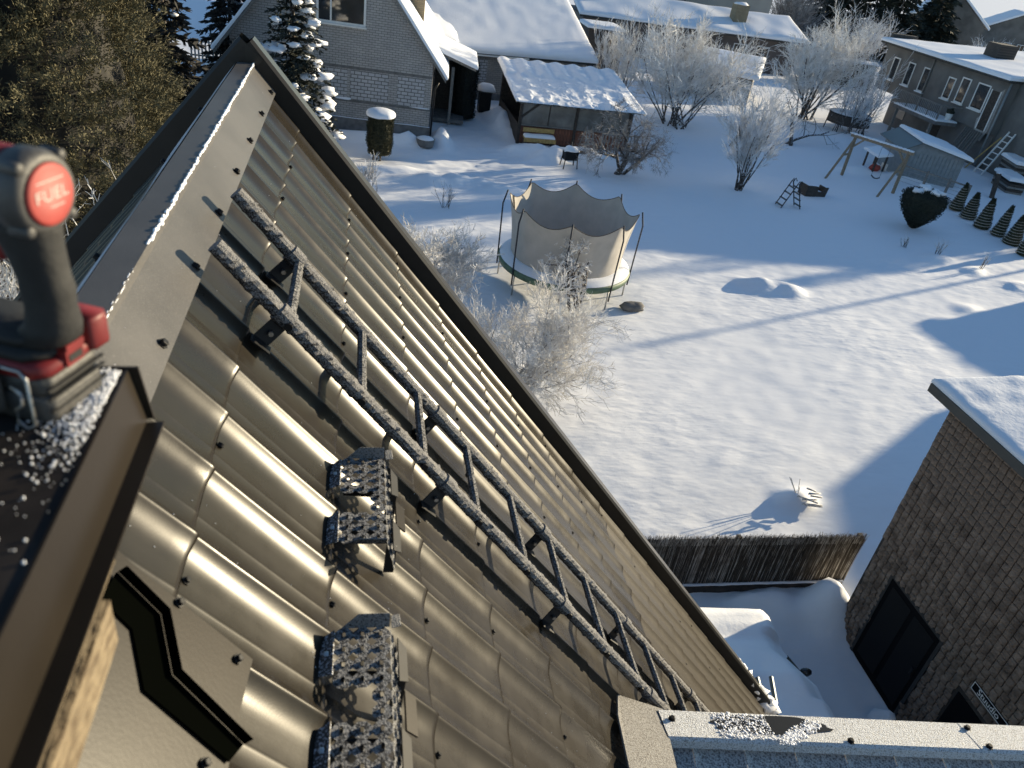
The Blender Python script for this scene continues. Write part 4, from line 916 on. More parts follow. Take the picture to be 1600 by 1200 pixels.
# porch beside the house: posts, steps, back wall, roof with snow
part('porch_wall', wooddark, bh, lambda b: b.box(0.08, 1.9, 5.6, 5.7, 0, 2.6))
for x, y in ((0.95, 3.2), (1.25, 5.2)):
    part('porch_post', woodgrey, bh, lambda b: b.box(x-0.07, x+0.07, y-0.07, y+0.07, 0, 2.75))
part('porch_door', wooddark, bh, lambda b: b.box(0.02, 0.06, 4.0, 4.9, 0.2, 2.2))
part('porch_step', concrete, bh, lambda b: b.box(0.06, 1.7, 3.6, 5.6, 0.0, 0.18))
pr = part('porch_roof', woodgrey, bh, lambda b: b.prism([(-0.4, 2.6, 3.55), (2.05, 2.9, 2.72), (2.05, 6.6, 2.72), (-0.4, 6.6, 3.55)], (0, 0, 0.10)))
part('porch_snow', snow_lump, pr, lambda b: snow_slab(b, (-0.4, 2.55, 3.66), (2.12, 2.8, 2.83), (2.12, 6.6, 2.83), (-0.4, 6.6, 3.66), 0.22, 14, 12), True)
part('drainpipe', vergem, bh, lambda b: b.tube([(0.30, -0.12, 2.62), (0.16, -0.10, 2.3), (0.10, -0.10, 0.1)], 0.045, 8), True)

# --- outbuilding with the broad snowy roof
ob = thing('outbuilding', 'brick outbuilding with one broad unbroken snow covered roof', 'building', (9.6, 46.5, 0), R(10))
part('wall', brick_out, ob, lambda b: b.prism([(-5.6, 0, 0), (3.6, 0, 0), (3.6, 0, 2.55), (-5.6, 0, 2.55)], (0, 8, 0)))
part('plinth', concrete, ob, lambda b: b.box(-5.65, 3.65, -0.05, 7.0, -0.1, 0.35))
orf = part('roof', rooffelt, ob, lambda b: b.prism([(-9.5, -0.45, 2.44), (4.05, -0.45, 2.44), (4.05, 9.0, 6.4), (-9.5, 9.0, 6.4)], (0, 0, 0.12)))
part('fascia', whitepaint, ob, lambda b: b.box(-4.1, -0.2, -0.50, -0.46, 2.43, 2.52))
part('roof_snow', snow_lump, orf, lambda b: snow_slab(b, (-9.6, -0.55, 2.57), (4.12, -0.55, 2.57), (4.12, 9.1, 6.55), (-9.6, 9.1, 6.55), 0.30, 40, 26, 0.20, 0.015), True)
bricked = part('bricked_window', brick_panel, ob, lambda b: b.box(-3.4, -2.5, -0.012, 0.03, 1.0, 2.2))

# --- connecting snowy roof between brick house and outbuilding
cn = thing('rear_wing', 'low rear wing with deep drifted snow roof left of the outbuilding', 'building', (2.2, 46.2, 0))
part('wall', brick_out, cn, lambda b: b.prism([(-4, -1.0, 0), (2.7, -1.0, 0), (2.7, -1.0, 2.75), (-4, -1.0, 4.2)], (0, 6, 0)))
part('roof_snow', snow_lump, cn, lambda b: snow_slab(b, (-4.2, -2.2, 4.4), (3.05, -1.6, 2.75), (3.2, 6.5, 4.0), (-4.2, 6.5, 6.6), 0.42, 24, 18, 0.3, 0.06), True)

# --- gazebo
gb = thing('gazebo', 'garden gazebo with corrugated roof under lumpy half cleared snow', 'gazebo', (7.7, 37.5, 0), R(1.5))
GXW, GYD = 5.6, 5.2
for x, y in ((0, 0), (GXW/2, 0), (GXW, 0), (0, GYD), (GXW, GYD)):
    part('post', wooddark, gb, lambda b: b.box(x-0.07, x+0.07, y-0.07, y+0.07, -0.1, 2.05 + 0.62*y/GYD))
part('header_beam', wooddark, gb, lambda b: b.box(-0.3, GXW+0.3, -0.08, 0.06, 1.93, 2.06))
part('rear_beam', wooddark, gb, lambda b: b.box(-0.3, GXW+0.3, GYD-0.06, GYD+0.06, 2.56, 2.70))
part('knee_brace', wooddark, gb, lambda b: b.beam((0.05, -0.02, 1.25), (0.85, -0.02, 1.93), 0.07, 0.09))
for i in range(4):
    a0 = 0.08 + i*(GXW-0.16)/4; a1 = a0 + (GXW-0.16)/4 - 0.05
    part('clear_panel', polyglass, gb, lambda b: b.box(a0, a1, 0.0, 0.02, 0.93, 1.90))
    part('mullion', wooddark, gb, lambda b: b.box(a1, a1+0.05, -0.02, 0.04, 0.93, 1.92))
part('rail', woodgrey, gb, lambda b: b.box(0.0, GXW, -0.04, 0.05, 0.86, 0.93))
bw = (GXW-0.14)/34
bm0 = MB(); bm0.box(0, bw-0.012, -0.012, 0.012, 0.0, 0.78); b0 = bm0.build('cladding_board', woodred, gb)
for i in range(34):
    o = b0 if i == 0 else bpy.data.objects.new('cladding_board', b0.data)
    if i: COL.objects.link(o); o.parent = gb
    o.location = (0.07+i*bw, 0, 0.06)
part('side_wall', wooddark, gb, lambda b: (b.box(-0.03, 0.03, 0.08, GYD, 0, 0.85), b.box(GXW-0.03, GXW+0.03, 0.08, GYD, 0, 2.0), b.box(0, GXW, GYD-0.02, GYD+0.02, 0, 2.55)))
part('floor', wooddark, gb, lambda b: b.box(0, GXW, 0, GYD, -0.05, 0.08))
def corr(u, v, lift=0.0):
    x = -0.42 + u*(GXW+0.95); y = -0.55 + v*(GYD+0.75); return x, y, 2.02 + (y+0.55)*0.128 + 0.03*math.cos(2*math.pi*x/0.33)
grf = part('roof', mat('corrugated_sheet', (0.40, 0.40, 0.38), 0.6), gb, lambda b: b.grid(lambda u, v: corr(u, v), 110, 10), True)
def gsnow(u, v):
    x = -0.44 + u*(GXW+0.99); y = -0.57 + v*(GYD+0.79); z = 2.05 + (y+0.55)*0.128
    edge = 0.60 + 0.06*nz(x*1.3, 3.0); w = math.cos(2*math.pi*(x+0.2)/0.98)
    lump = 0.10*max(0.0, 0.35+1.5*nz(x*1.5, y*1.5, 4)) + 0.075*max(0, nz(x*4, y*4, 9)) + 0.045*max(0, nz(x*9, y*9, 2))
    lump *= 0.25 + 0.75*(0.5-0.5*math.cos(2*math.pi*x/0.98))
    deep = 0.13 + 0.05*w + 0.012*math.sin(y*15)
    f = min(1, max(0, (v-edge)/0.04)); th = 0.045 + lump*(1-f) + deep*f
    e = min(u*1.2, (1-u)*1.2, v, 1-v); th *= min(1, e*40+0.08)**0.6
    return (x, y, z + th)
part('roof_snow', snow_lump, grf, lambda b: b.grid(gsnow, 170, 110), True)
# things around the gazebo
bn = thing('garden_bench', 'yellow wooden bench with snow on its seat against the gazebo', 'bench', (8.65, 37.0, 0.05), R(2))
part('backrest', woodyel, bn, lambda b: b.box(-0.78, 0.78, 0.22, 0.26, 0.60, 0.80)); part('seat', woodyel, bn, lambda b: b.box(-0.78, 0.78, -0.22, 0.2, 0.38, 0.43))
part('seat_front', woodyel, bn, lambda b: b.box(-0.80, 0.80, -0.26, -0.225, 0.24, 0.42))
for x in (-0.7, 0.7): part('leg', wooddark, bn, lambda b: (b.box(x-0.04, x+0.04, -0.2, 0.26, 0, 0.375),)); 
part('snow_cover', snow_lump, bn, lambda b: snow_slab(b, (-0.76, -0.21, 0.432), (0.76, -0.21, 0.432), (0.76, 0.21, 0.432), (-0.76, 0.21, 0.432), 0.14, 16, 6, 0.1, 0.01), True)
gr = thing('barbecue_grill', 'dark barbecue grill on legs with snow on its lid', 'grill', (9.55, 34.1, gz(9.55, 34.1)), 0.2)
part('firebox', blackmetal, gr, lambda b: b.prism([(-0.34, -0.2, 0.78), (0.34, -0.2, 0.78), (0.28, -0.16, 0.36), (-0.28, -0.16, 0.36)], (0, 0.40, 0)))
for x, y in ((-0.32, -0.16), (0.32, -0.16), (-0.32, 0.18), (0.32, 0.18)): part('leg', blackmetal, gr, lambda b: b.tube([(x*0.9, y, 0.6), (x*1.1, y*1.3, -0.05)], 0.025, 6))
part('side_shelf', wooddark, gr, lambda b: b.box(0.35, 0.68, -0.2, 0.18, 0.70, 0.74))
part('snow_cover', snow_lump, gr, lambda b: b.blob((0, 0, 0.78), 0.40, 0.27, 0.20, 14, 8, 0.25, 0.1, 5), True)
sl_ = thing('step_ladder', 'wooden step ladder leaning by the gazebo wall', 'ladder', (11.0, 36.5, 0.1), 0.3)
for x in (-0.2, 0.2): part('rail', woodgrey, sl_, lambda b: b.beam((x*1.3, -0.25, 0), (x*0.8, 0.12, 1.25), 0.04, 0.05)); part('rear_leg', woodgrey, sl_, lambda b: b.beam((x*1.3, 0.5, 0), (x*0.8, 0.14, 1.22), 0.03, 0.04))
for i in range(4): part('rung', woodgrey, sl_, lambda b: b.beam((-0.24+0.02*i, -0.2+0.07*i, 0.2+0.26*i), (0.24-0.02*i, -0.2+0.07*i, 0.2+0.26*i), 0.03, 0.03))
bi = thing('waste_bin', 'dark waste bin with snow on its lid beside the black hedge', 'bin', (6.75, 43.2, 0))
part('body', blackmetal, bi, lambda b: b.box(-0.32, 0.32, -0.32, 0.32, 0, 1.05)); part('lid', greyplastic, bi, lambda b: b.box(-0.36, 0.36, -0.38, 0.36, 1.055, 1.12))
part('snow_cover', snow_lump, bi, lambda b: b.blob((0, 0, 1.12), 0.55, 0.5, 0.34, 14, 8, 0.2, 0.05, 6), True)
po = thing('rain_tub', 'round dark tub full of snow under the drainpipe', 'tub', (3.05, 35.3, gz(3.05, 35.3)*0.5))
part('tub', concrete, po, lambda b: b.lathe([(0.36, 0), (0.43, 0.34), (0.40, 0.345), (0.34, 0.30)], n=20), True); part('snow_fill', snow_lump, po, lambda b: b.blob((0, 0, 0.31), 0.40, 0.40, 0.13, 16, 7, 0.1, 0.1, 2), True)
lt = thing('lattice_screen', 'grey wooden lattice screen behind the old apple tree', 'lattice', (12.6, 36.6, 0), R(3))
part('frame', woodgrey, lt, lambda b: (b.box(-0.95, -0.87, -0.03, 0.03, 0, 1.1), b.box(0.87, 0.95, -0.03, 0.03, 0, 1.1), b.box(-0.87, 0.87, -0.03, 0.03, 1.03, 1.1), b.box(-0.87, 0.87, -0.03, 0.03, 0.05, 0.12)))
for i in range(9): part('slat', woodgrey, lt, lambda b: b.box(-0.8+i*0.19, -0.75+i*0.19, -0.02, 0.0, 0.12, 1.03))

# ------------------------------------------------------------------ trampoline
tr = thing('trampoline', 'round garden trampoline with beige safety net in the snow', 'trampoline', (6.42, 21.5, 0), 0.25)
TR = 2.0; TZ = 0.80
def ring(b, r, z, rad, n=48): b.tube([(r*math.cos(2*math.pi*i/n), r*math.sin(2*math.pi*i/n), z) for i in range(n+1)], rad, 6, False)
part('frame', steel, tr, lambda b: ring(b, TR, TZ, 0.03), True)
part('edge_pad', greenpad, tr, lambda b: b.lathe([(TR-0.32, TZ+0.01), (TR-0.30, TZ+0.05), (TR+0.02, TZ+0.05), (TR+0.07, TZ), (TR+0.05, TZ-0.14), (TR-0.3, TZ-0.005)], n=48, cap=False), True)
part('mat', blackmetal, tr, lambda b: b.lathe([(0.01, TZ-0.02), (TR-0.3, TZ)], n=48), True)
part('snow_cover', snow_lump, tr, lambda b: b.grid(lambda u, v: ((TR+0.03)*v*math.cos(6.2832*u), (TR+0.03)*v*math.sin(6.2832*u), TZ + 0.055 + (0.14+0.03*nz(3*v*math.cos(6.28*u), 3*v*math.sin(6.28*u)))*(min(1.0, (1-v)*9)**0.5)), 48, 14), True)
NP = 8
for k in range(NP):
    a = 2*math.pi*(k+0.35)/NP; c, s = math.cos(a), math.sin(a)
    part('net_post', mat('post_foam', (0.03, 0.032, 0.04), 0.7) if k == 0 else MATS['post_foam'], tr, lambda b: b.tube([((TR+0.07)*c, (TR+0.07)*s, TZ-0.45), ((TR+0.10)*c, (TR+0.10)*s, 1.4), ((TR+0.13)*c, (TR+0.13)*s, 2.3), ((TR+0.03)*c, (TR+0.03)*s, 2.72)], 0.024, 7), True)
    part('leg', steel, tr, lambda b: b.tube([((TR)*c, (TR)*s, TZ-0.02), ((TR)*c, (TR)*s, -0.1)], 0.024, 6), True)
def netf(u, v):
    k = (u*NP-0.35) % 1.0; sag = 4*k*(1-k); a = 2*math.pi*u; rb = TR-0.30; rt = TR-0.03
    top = 2.66 - 0.30*sag; z = TZ+0.03 + (top-TZ-0.03)*v; r = rb + (rt-rb)*(v**1.2) - 0.15*sag*math.sin(v*math.pi/2)**2 - 0.05*math.sin(math.pi*v)*(0.5+nz(math.cos(a)*2, math.sin(a)*2, 2))
    return (r*math.cos(a), r*math.sin(a), z)
part('safety_net', netm, tr, lambda b: b.grid(netf, 128, 14), True)
part('net_rope', wooddark, tr, lambda b: b.tube([netf(i/128, 1.0) for i in range(129)], 0.011, 5, False), True)
part('net_zip', blackmetal, tr, lambda b: b.tube([(netf(0.40, v/8)[0]*0.985, netf(0.40, v/8)[1]*0.985, netf(0.40, v/8)[2]) for v in range(9)], 0.02, 5), True)
tag(part('snowy_stone', concrete, None, lambda b: b.blob((8.35, 19.95, 0.10), 0.38, 0.24, 0.16, 12, 7, 0.3, 0.5, 3), True), 'flat dark stone at the right foot of the trampoline', 'stone')

# ------------------------------------------------------------------ pool ladder, crate, swing, playhouse, shed
pl_ = thing('pool_ladder', 'A shaped dark pool ladder standing in the snow', 'ladder', (19.25, 31.15, 0), 0.1)
for sd, x0, x1 in ((0, -0.55, -0.05), (1, 0.50, 0.02)):
    for y in (-0.24, 0.24):
        part('rail', vergem, pl_, lambda b: b.tube([(x0, y, -0.05), (x1, y, 1.12), (x1+(0.06 if sd == 0 else 0.1), y, 1.24), (x1+(0.12 if sd == 0 else 0.2), y, 1.12)], 0.024, 6), True)
    for i in range(4):
        f = 0.10+i*0.24; part('tread', vergem, pl_, lambda b: b.box(x0+(x1-x0)*f-0.05, x0+(x1-x0)*f+0.05, -0.24, 0.24, 1.12*f-0.015, 1.12*f+0.015))
cr = thing('wooden_crate', 'broken dark wooden crate holding snow beside the pool ladder', 'crate', (21.6, 33.3, 0), 0.15)
part('side', wooddark, cr, lambda b: (b.box(-0.62, -0.56, -0.3, 0.3, 0, 0.52),)); part('front_board', wooddark, cr, lambda b: b.prism([(-0.56, -0.31, 0), (0.55, -0.31, 0), (0.62, -0.31, 0.45), (0.45, -0.31, 0.45), (0.30, -0.31, 0.22), (0.05, -0.31, 0.25), (-0.1, -0.31, 0.5), (-0.56, -0.31, 0.52)], (0, 0.05, 0)))
part('back_board', wooddark, cr, lambda b: b.box(-0.56, 0.5, 0.25, 0.3, 0, 0.3)); part('end_board', wooddark, cr, lambda b: b.box(0.5, 0.56, -0.26, 0.25, 0, 0.42))
part('snow_fill', snow_lump, cr, lambda b: b.blob((-0.05, 0, 0.10), 0.52, 0.26, 0.20, 12, 6, 0.2, 0.3, 1), True)

sw = thing('swing_frame', 'timber swing frame with a long top beam and slanted legs', 'swing', (26.1, 35.6, 0))
e1, e2 = Vector((25.5, 37.25, 0)) - Vector((26.1, 35.6, 0)), Vector((27.05, 34.8, 0)) - Vector((26.1, 35.6, 0)); up2 = Vector((0, 0, 2.08)); ax = (e2-e1).normalized(); pe = Vector((-ax.y, ax.x, 0))
part('top_beam', wood, sw, lambda b: b.beam(tuple(e1-ax*0.25+up2), tuple(e2+ax*0.25+up2), 0.13, 0.14))
part('beam_snow', snow_lump, sw, lambda b: [b.blob(tuple(e1+ax*(-0.2+0.2*i)+up2+Vector((0, 0, 0.09))), 0.14, 0.14, 0.055, 8, 5, 0.3, 0.4, i) for i in range(17)], True)
for e, sg in ((e1, 1), (e2, 1)):
    part('post', wood, sw, lambda b: b.beam(tuple(e+Vector((0, 0, -0.1))), tuple(e+up2), 0.12, 0.12))
    part('leg', wood, sw, lambda b: b.beam(tuple(e - pe*0.0 + Vector((-1.45, -0.85, -0.05))), tuple(e+up2*0.93), 0.09, 0.09))
    part('brace', wood, sw, lambda b: b.beam(tuple(e + Vector((-0.62, -0.36, 1.15))), tuple(e+Vector((0, 0, 1.15))), 0.07, 0.09))
    part('beam_brace', wood, sw, lambda b: b.beam(tuple(e+Vector((0, 0, 1.5))), tuple(e+up2+ax*(0.55 if e is e1 else -0.55)), 0.08, 0.08))
sc_ = e1.lerp(e2, 0.60)
for d in (-0.22, 0.22): part('rope', wooddark, sw, lambda b: b.tube([tuple(sc_+ax*d+up2), tuple(sc_+ax*d+Vector((0, 0, 0.5)))], 0.010, 4))
part('seat', rubber, sw, lambda b: b.tube([tuple(sc_+ax*x_+Vector((0, 0, 0.5-0.10*(1-(x_/0.23)**2)))) for x_ in (-0.23, -0.12, 0, 0.12, 0.23)], 0.03, 6), True)
pf = thing('toy_slide_house', 'small play stand with snowy roof and red seat under the swing beam', 'playset', (28.0, 38.4, 0), 0.3)
for x, y in ((-0.4, -0.35), (0.4, -0.35), (-0.4, 0.35), (0.4, 0.35)): part('post', wooddark, pf, lambda b: b.box(x-0.04, x+0.04, y-0.04, y+0.04, 0, 1.05))
part('roof', snow_lump, pf, lambda b: snow_slab(b, (-0.62, -0.55, 0.98), (0.62, -0.55, 1.05), (0.62, 0.55, 1.22), (-0.62, 0.55, 1.15), 0.14, 10, 8, 0.1, 0.02), True)
part('seat', redtoy, pf, lambda b: b.blob((-0.1, -0.2, 0.30), 0.36, 0.26, 0.22, 12, 8, 0.2, 0.6, 2), True)
part('side_panel', whitepaint, pf, lambda b: b.box(0.46, 0.50, -0.5, -0.1, 0.0, 0.6))
tag(part('snowy_log_pile', wooddark, None, lambda b: [b.tube([(29.3+0.25*i, 38.0-0.1*i, 0.16+0.22*(i % 2)), (29.5+0.25*i, 38.9-0.1*i, 0.18+0.22*(i % 2))], 0.16, 8) for i in range(4)], True), 'dark log pile half buried in snow behind the swing', 'log pile', kind=None)
sh = thing('garden_shed', 'small grey metal garden shed with snowy roof behind the swing', 'shed', (30.9, 38.6, 0), R(-14))
part('wall', shedmetal, sh, lambda b: b.prism([(-1.6, -1.5, 0), (1.6, -1.5, 0), (1.6, -1.5, 1.548), (-1.0, -1.5, 2.077), (-1.6, -1.5, 1.74)], (0, 3.2, 0)))
rb0 = None
for i in range(15):
    o = part('wall_rib', shedmetal, sh, lambda b: b.box(-0.015, 0.015, -0.02, 0.004, 0, 1.5)) if rb0 is None else inst(rb0, 'wall_rib', sh, (0, 0, 0)); rb0 = rb0 or o
    o.location = (-1.5+i*0.215, -1.5, 0)
shr = part('roof', gutterm, sh, lambda b: b.prism([(-1.0, -1.75, 2.08), (1.85, -1.75, 1.50), (1.85, 1.9, 1.50), (-1.0, 1.9, 2.08)], (0, 0, 0.05)))
part('roof_far_side', gutterm, sh, lambda b: b.prism([(-1.0, -1.75, 2.08), (-1.95, -1.75, 1.55), (-1.95, 1.9, 1.55), (-1.0, 1.9, 2.08)], (0, 0, 0.05)))
part('roof_snow', snow_lump, shr, lambda b: snow_slab(b, (-1.05, -1.8, 2.13), (1.9, -1.8, 1.55), (1.9, 1.95, 1.55), (-1.05, 1.95, 2.13), 0.18, 16, 14, 0.12, 0.01), True)
fe = thing('mesh_fence', 'low garden fence with posts running from the shed towards the cone thujas', 'fence', (29.6, 35.0, 0))
for i, (x, y) in enumerate(((28.3, 36.4), (29.0, 35.3), (29.6, 34.3), (30.1, 33.4))): part('post', woodgrey, fe, lambda b: b.box(x-0.05-29.6, x+0.05-29.6, y-0.05-35.0, y+0.05-35.0, -0.1, 1.15))
part('top_rail', woodgrey, fe, lambda b: b.beam((28.3-29.6, 1.4, 1.05), (0.5, -1.6, 1.05), 0.05, 0.07))
for z in (0.25, 0.45, 0.65, 0.85): part('wire', steel, fe, lambda b: b.tube([(28.3-29.6, 1.4, z), (0.5, -1.6, z)], 0.008, 4))
st = thing('tree_stump_post', 'leaning dark wooden post behind the cone thujas', 'post', (33.6, 35.8, 0)); part('post', wooddark, st, lambda b: b.beam((0, -0.3, -0.1), (0.35, 0.35, 1.15), 0.20, 0.22)); part('snow_cap', snow_lump, st, lambda b: b.blob((0.36, 0.36, 1.18), 0.14, 0.14, 0.06, 8, 5, 0.2), True)
# second trampoline, small table-like, in the shade behind
t2 = thing('old_trampoline', 'old dark trampoline with snow on top behind the swing', 'trampoline', (31.9, 48.0, 0))
part('frame', blackmetal, t2, lambda b: ring(b, 1.35, 1.15, 0.04), True); part('skirt', wooddark, t2, lambda b: b.lathe([(1.36, 1.12), (1.38, 0.55)], n=28, cap=False), True)
part('snow_cover', snow_lump, t2, lambda b: b.grid(lambda u, v: (1.3*v*math.cos(6.2832*u), 1.3*v*math.sin(6.2832*u), 1.16+0.13*(1-v**4)), 28, 8), True)
for k in range(5): a = k*1.2566; part('leg', blackmetal, t2, lambda b: b.tube([(1.3*math.cos(a), 1.3*math.sin(a), 1.1), (1.4*math.cos(a), 1.4*math.sin(a), -0.1)], 0.035, 6))
# ------------------------------------------------------------------ grey two-storey house (facade looks along -X)
gh = thing('grey_house', 'two storey grey plastered house with flat snowy roof and balcony', 'house', (37.2, 48.0, 0)); GO = (37.2, 48.0, 0)
part('wall', plaster_g, gh, lambda b: (b.box(37.2, 50, 41.7, 54.4, 2.05, 5.0), b.box(37.55, 50, 41.7, 52.4, -0.1, 2.05)), off=GO)
part('wing_wall', plaster_d, gh, lambda b: b.box(37.75, 50, 36.6, 41.695, -0.1, 5.35), off=GO)
grf_ = part('roof', rooffelt, gh, lambda b: (b.prism([(36.75, 41.5, 5.0), (50.2, 41.5, 5.35), (50.2, 54.8, 5.35), (36.75, 54.8, 5.0)], (0, 0, 0.14)),), off=GO)
part('roof_snow', snow_lump, grf_, lambda b: snow_slab(b, (36.7, 41.45, 5.145), (50.2, 41.45, 5.495), (50.2, 54.85, 5.495), (36.7, 54.85, 5.145), 0.24, 40, 40, 0.2, 0.02, 0.6), True, GO)
part('wing_roof_snow', snow_lump, gh, lambda b: snow_slab(b, (37.5, 36.3, 5.36), (50.2, 36.3, 5.7), (50.2, 41.44, 5.7), (37.5, 41.44, 5.36), 0.28, 20, 20, 0.2), True, GO)
part('parapet', rooffelt, gh, lambda b: b.box(37.6, 39.6, 54.86, 55.2, 4.6, 5.65), off=GO)
part('chimney', mat_brick('dark_chimney_brick', (0.10, 0.085, 0.07), (0.075, 0.06, 0.05), (0.05, 0.045, 0.04), 0.25, 0.08, 0.012, axes='YZ'), grf_, lambda b: b.box(41.6, 43.0, 49.0, 50.3, 5.0, 6.35), off=GO)
def gwin(y0, y1, z0, z1, snow_sill=True, **k):
    w = window(gh, y0-48, y1-48, 0.0, z0, z1, '-X', 0.075, (), True, snow_sill, **k); return w
gwin(52.55, 53.15, 2.95, 4.28); gwin(50.75, 51.35, 2.95, 4.28); gwin(49.0, 49.6, 2.92, 4.28)
gwin(46.35, 46.95, 3.05, 4.22, False); gwin(45.0, 45.7, 3.1, 4.45, False); gwin(43.2, 44.2, 3.1, 4.45, False)
dz = part('balcony_door', wooddark, gh, lambda b: b.box(37.16, 37.21, 42.2, 42.9, 2.1, 4.35), off=GO); part('door_frame', whitepaint, dz, lambda b: (b.box(37.14, 37.165, 42.9, 42.98, 2.1, 4.4), b.box(37.14, 37.165, 42.12, 42.2, 2.1, 4.4)), off=GO)
part('bare_plaster_patch', plaster_w, gh, lambda b: b.prism([(37.185, 41.95, 2.2), (37.185, 42.0, 4.6), (37.185, 42.35, 4.3), (37.185, 42.6, 3.4), (37.185, 43.2, 2.6), (37.185, 43.0, 1.6), (37.185, 42.2, 1.5)], (0.01, 0, 0)), off=GO)
part('downspout', shedmetal, gh, lambda b: b.tube([(37.1, 41.62, 5.0), (37.1, 41.62, 0.2)], 0.06, 8), True, GO)
part('band_pipe', woodgrey, gh, lambda b: b.tube([(37.12, 48.9, 5.0), (37.12, 48.9, 2.1)], 0.05, 8), True, GO)
bz = part('balcony', concrete, gh, lambda b: b.box(35.6, 37.2, 44.6, 49.3, 1.72, 1.92), off=GO)
part('balcony_snow', snow_lump, bz, lambda b: snow_slab(b, (35.62, 44.62, 1.922), (37.18, 44.62, 1.922), (37.18, 49.28, 1.922), (35.62, 49.28, 1.922), 0.12, 10, 24, 0.1), True, GO)
part('handrail', woodgrey, bz, lambda b: (b.beam((35.66, 44.65, 2.85), (35.66, 49.25, 2.85), 0.07, 0.07), b.beam((35.70, 44.68, 2.85), (37.18, 44.68, 2.85), 0.07, 0.07)), off=GO)
for i in range(5): part('baluster_post', woodgrey, bz, lambda b: b.box(35.63, 35.69, 44.68+i*1.12-0.03, 44.68+i*1.12+0.03, 1.93, 2.82), off=GO)
bl0 = None
for i in range(26):
    o = part('baluster', shedmetal, bz, lambda b: b.box(-0.012, 0.012, -0.012, 0.012, 0, 0.86)) if bl0 is None else bpy.data.objects.new('baluster', bl0.data)
    if bl0: COL.objects.link(o); o.parent = bz
    bl0 = bl0 or o; o.location = (35.66-GO[0], 44.78+i*0.172-GO[1], 1.95)
for y in (45.1, 48.9): part('pillar', woodgrey, gh, lambda b: b.beam((35.75, y, -0.1), (35.75, y, 1.72), 0.16, 0.16), off=GO)
part('lower_door', wooddark, gh, lambda b: b.box(37.50, 37.56, 46.4, 47.3, 0, 1.75), off=GO)
part('lower_window', glass, gh, lambda b: b.box(37.51, 37.56, 50.3, 51.2, 0.7, 1.4), off=GO)
part('stored_boards', woodgrey, gh, lambda b: [b.beam((36.2-0.1*(i % 3), 43.4-0.22*i, 0), (37.1, 43.6-0.20*i, 2.0), 0.04, 0.18) for i in range(8)], off=GO)
pw = thing('potted_plant', 'white pot on the balcony of the grey house', 'pot', (36.6, 44.9, 1.93)); part('pot', whitepaint, pw, lambda b: b.lathe([(0.16, 0), (0.22, 0.5), (0.2, 0.5), (0.15, 0.45)], n=14), True); part('foliage', thujadark, pw, lambda b: b.blob((0, 0, 0.62), 0.25, 0.25, 0.2, 8, 6, 0.5), False)
ld = thing('house_ladder', 'pale wooden ladder leaning against the grey house wing', 'ladder', (37.3, 40.5, 0))
for y in (-0.35, 0.35): part('rail', whitepaint, ld, lambda b: b.beam((-0.75, y, 0), (0.35, y*0.75, 2.5), 0.06, 0.08))
for i in range(7): part('rung', whitepaint, ld, lambda b: b.beam((-0.65+0.15*i, -0.33+0.01*i, 0.25+0.34*i), (-0.65+0.15*i, 0.33-0.01*i, 0.25+0.34*i), 0.05, 0.05))
part('prop', woodyel, ld, lambda b: b.beam((-0.9, 1.0, 0), (0.2, 0.5, 2.1), 0.05, 0.06))
for i, (x, y, h, lab) in enumerate(((37.4, 38.9, 1.3, 'stacked firewood with snow on top beside the pale ladder'), (36.2, 37.6, 0.7, 'lower stack of timber with snow on top in front of the firewood'))):
    wp = thing('wood_stack', lab, 'wood stack', (x, y, 0), -0.3)
    for r in range(int(h/0.14)): part('timber', wooddark if r % 2 else woodgrey, wp, lambda b: b.box(-0.45, 0.45, -1.0, 1.0, r*0.14, r*0.14+0.115))
    part('snow_cover', snow_lump, wp, lambda b: snow_slab(b, (-0.55, -1.1, h), (0.55, -1.1, h), (0.55, 1.1, h), (-0.55, 1.1, h), 0.2, 10, 14, 0.12), True)

# ------------------------------------------------------------------ background houses
rh = thing('row_house', 'long low brown house with snowy roof and one chimney in the background', 'house', (28.5, 68.0, 0), R(1))
part('wall', mat('brown_plaster', (0.13, 0.11, 0.10), 0.9, var=0.2, vscale=0.7), rh, lambda b: b.box(-10.5, 9.5, 0, 7, 0, 2.75))
for x in (-8.2, -4.6, 3.4, 5.6): window(rh, x, x+1.1, 0.0, 1.1, 2.1, fw=0.06)
rr_ = part('roof', rooffelt, rh, lambda b: b.prism([(-11, -0.7, 2.75), (10, -0.7, 2.75), (10, 3.8, 4.1), (-11, 3.8, 4.1)], (0, 0, 0.15)))
part('roof_snow', snow_lump, rr_, lambda b: snow_slab(b, (-11.05, -0.75, 2.91), (10.05, -0.75, 2.91), (10.05, 4.2, 4.28), (-11.05, 4.2, 4.28), 0.26, 60, 14, 0.22, 0.10, 0.45), True)
ck = part('chimney', brick_ch, rr_, lambda b: b.box(3.3, 4.5, 1.2, 2.2, 3.0, 5.05)); part('chimney_snow', snow_lump, ck, lambda b: b.blob((3.9, 1.7, 5.06), 0.7, 0.6, 0.18, 10, 6, 0.2, 0.2), True)
wl_ = thing('beige_block', 'tall windowless beige building behind the long brown house', 'building', (32.0, 77.5, 0)); part('wall', plaster_l, wl_, lambda b: b.box(-6.2, 7.0, 0, 8, 0, 9.0)); part('wall_seam', plaster_d, wl_, lambda b: b.box(-1.9, -1.75, -0.03, 0, 0, 9)); part('parapet', rooffelt, wl_, lambda b: b.box(-6.4, 7.2, -0.2, 8.2, 9.0, 9.3))
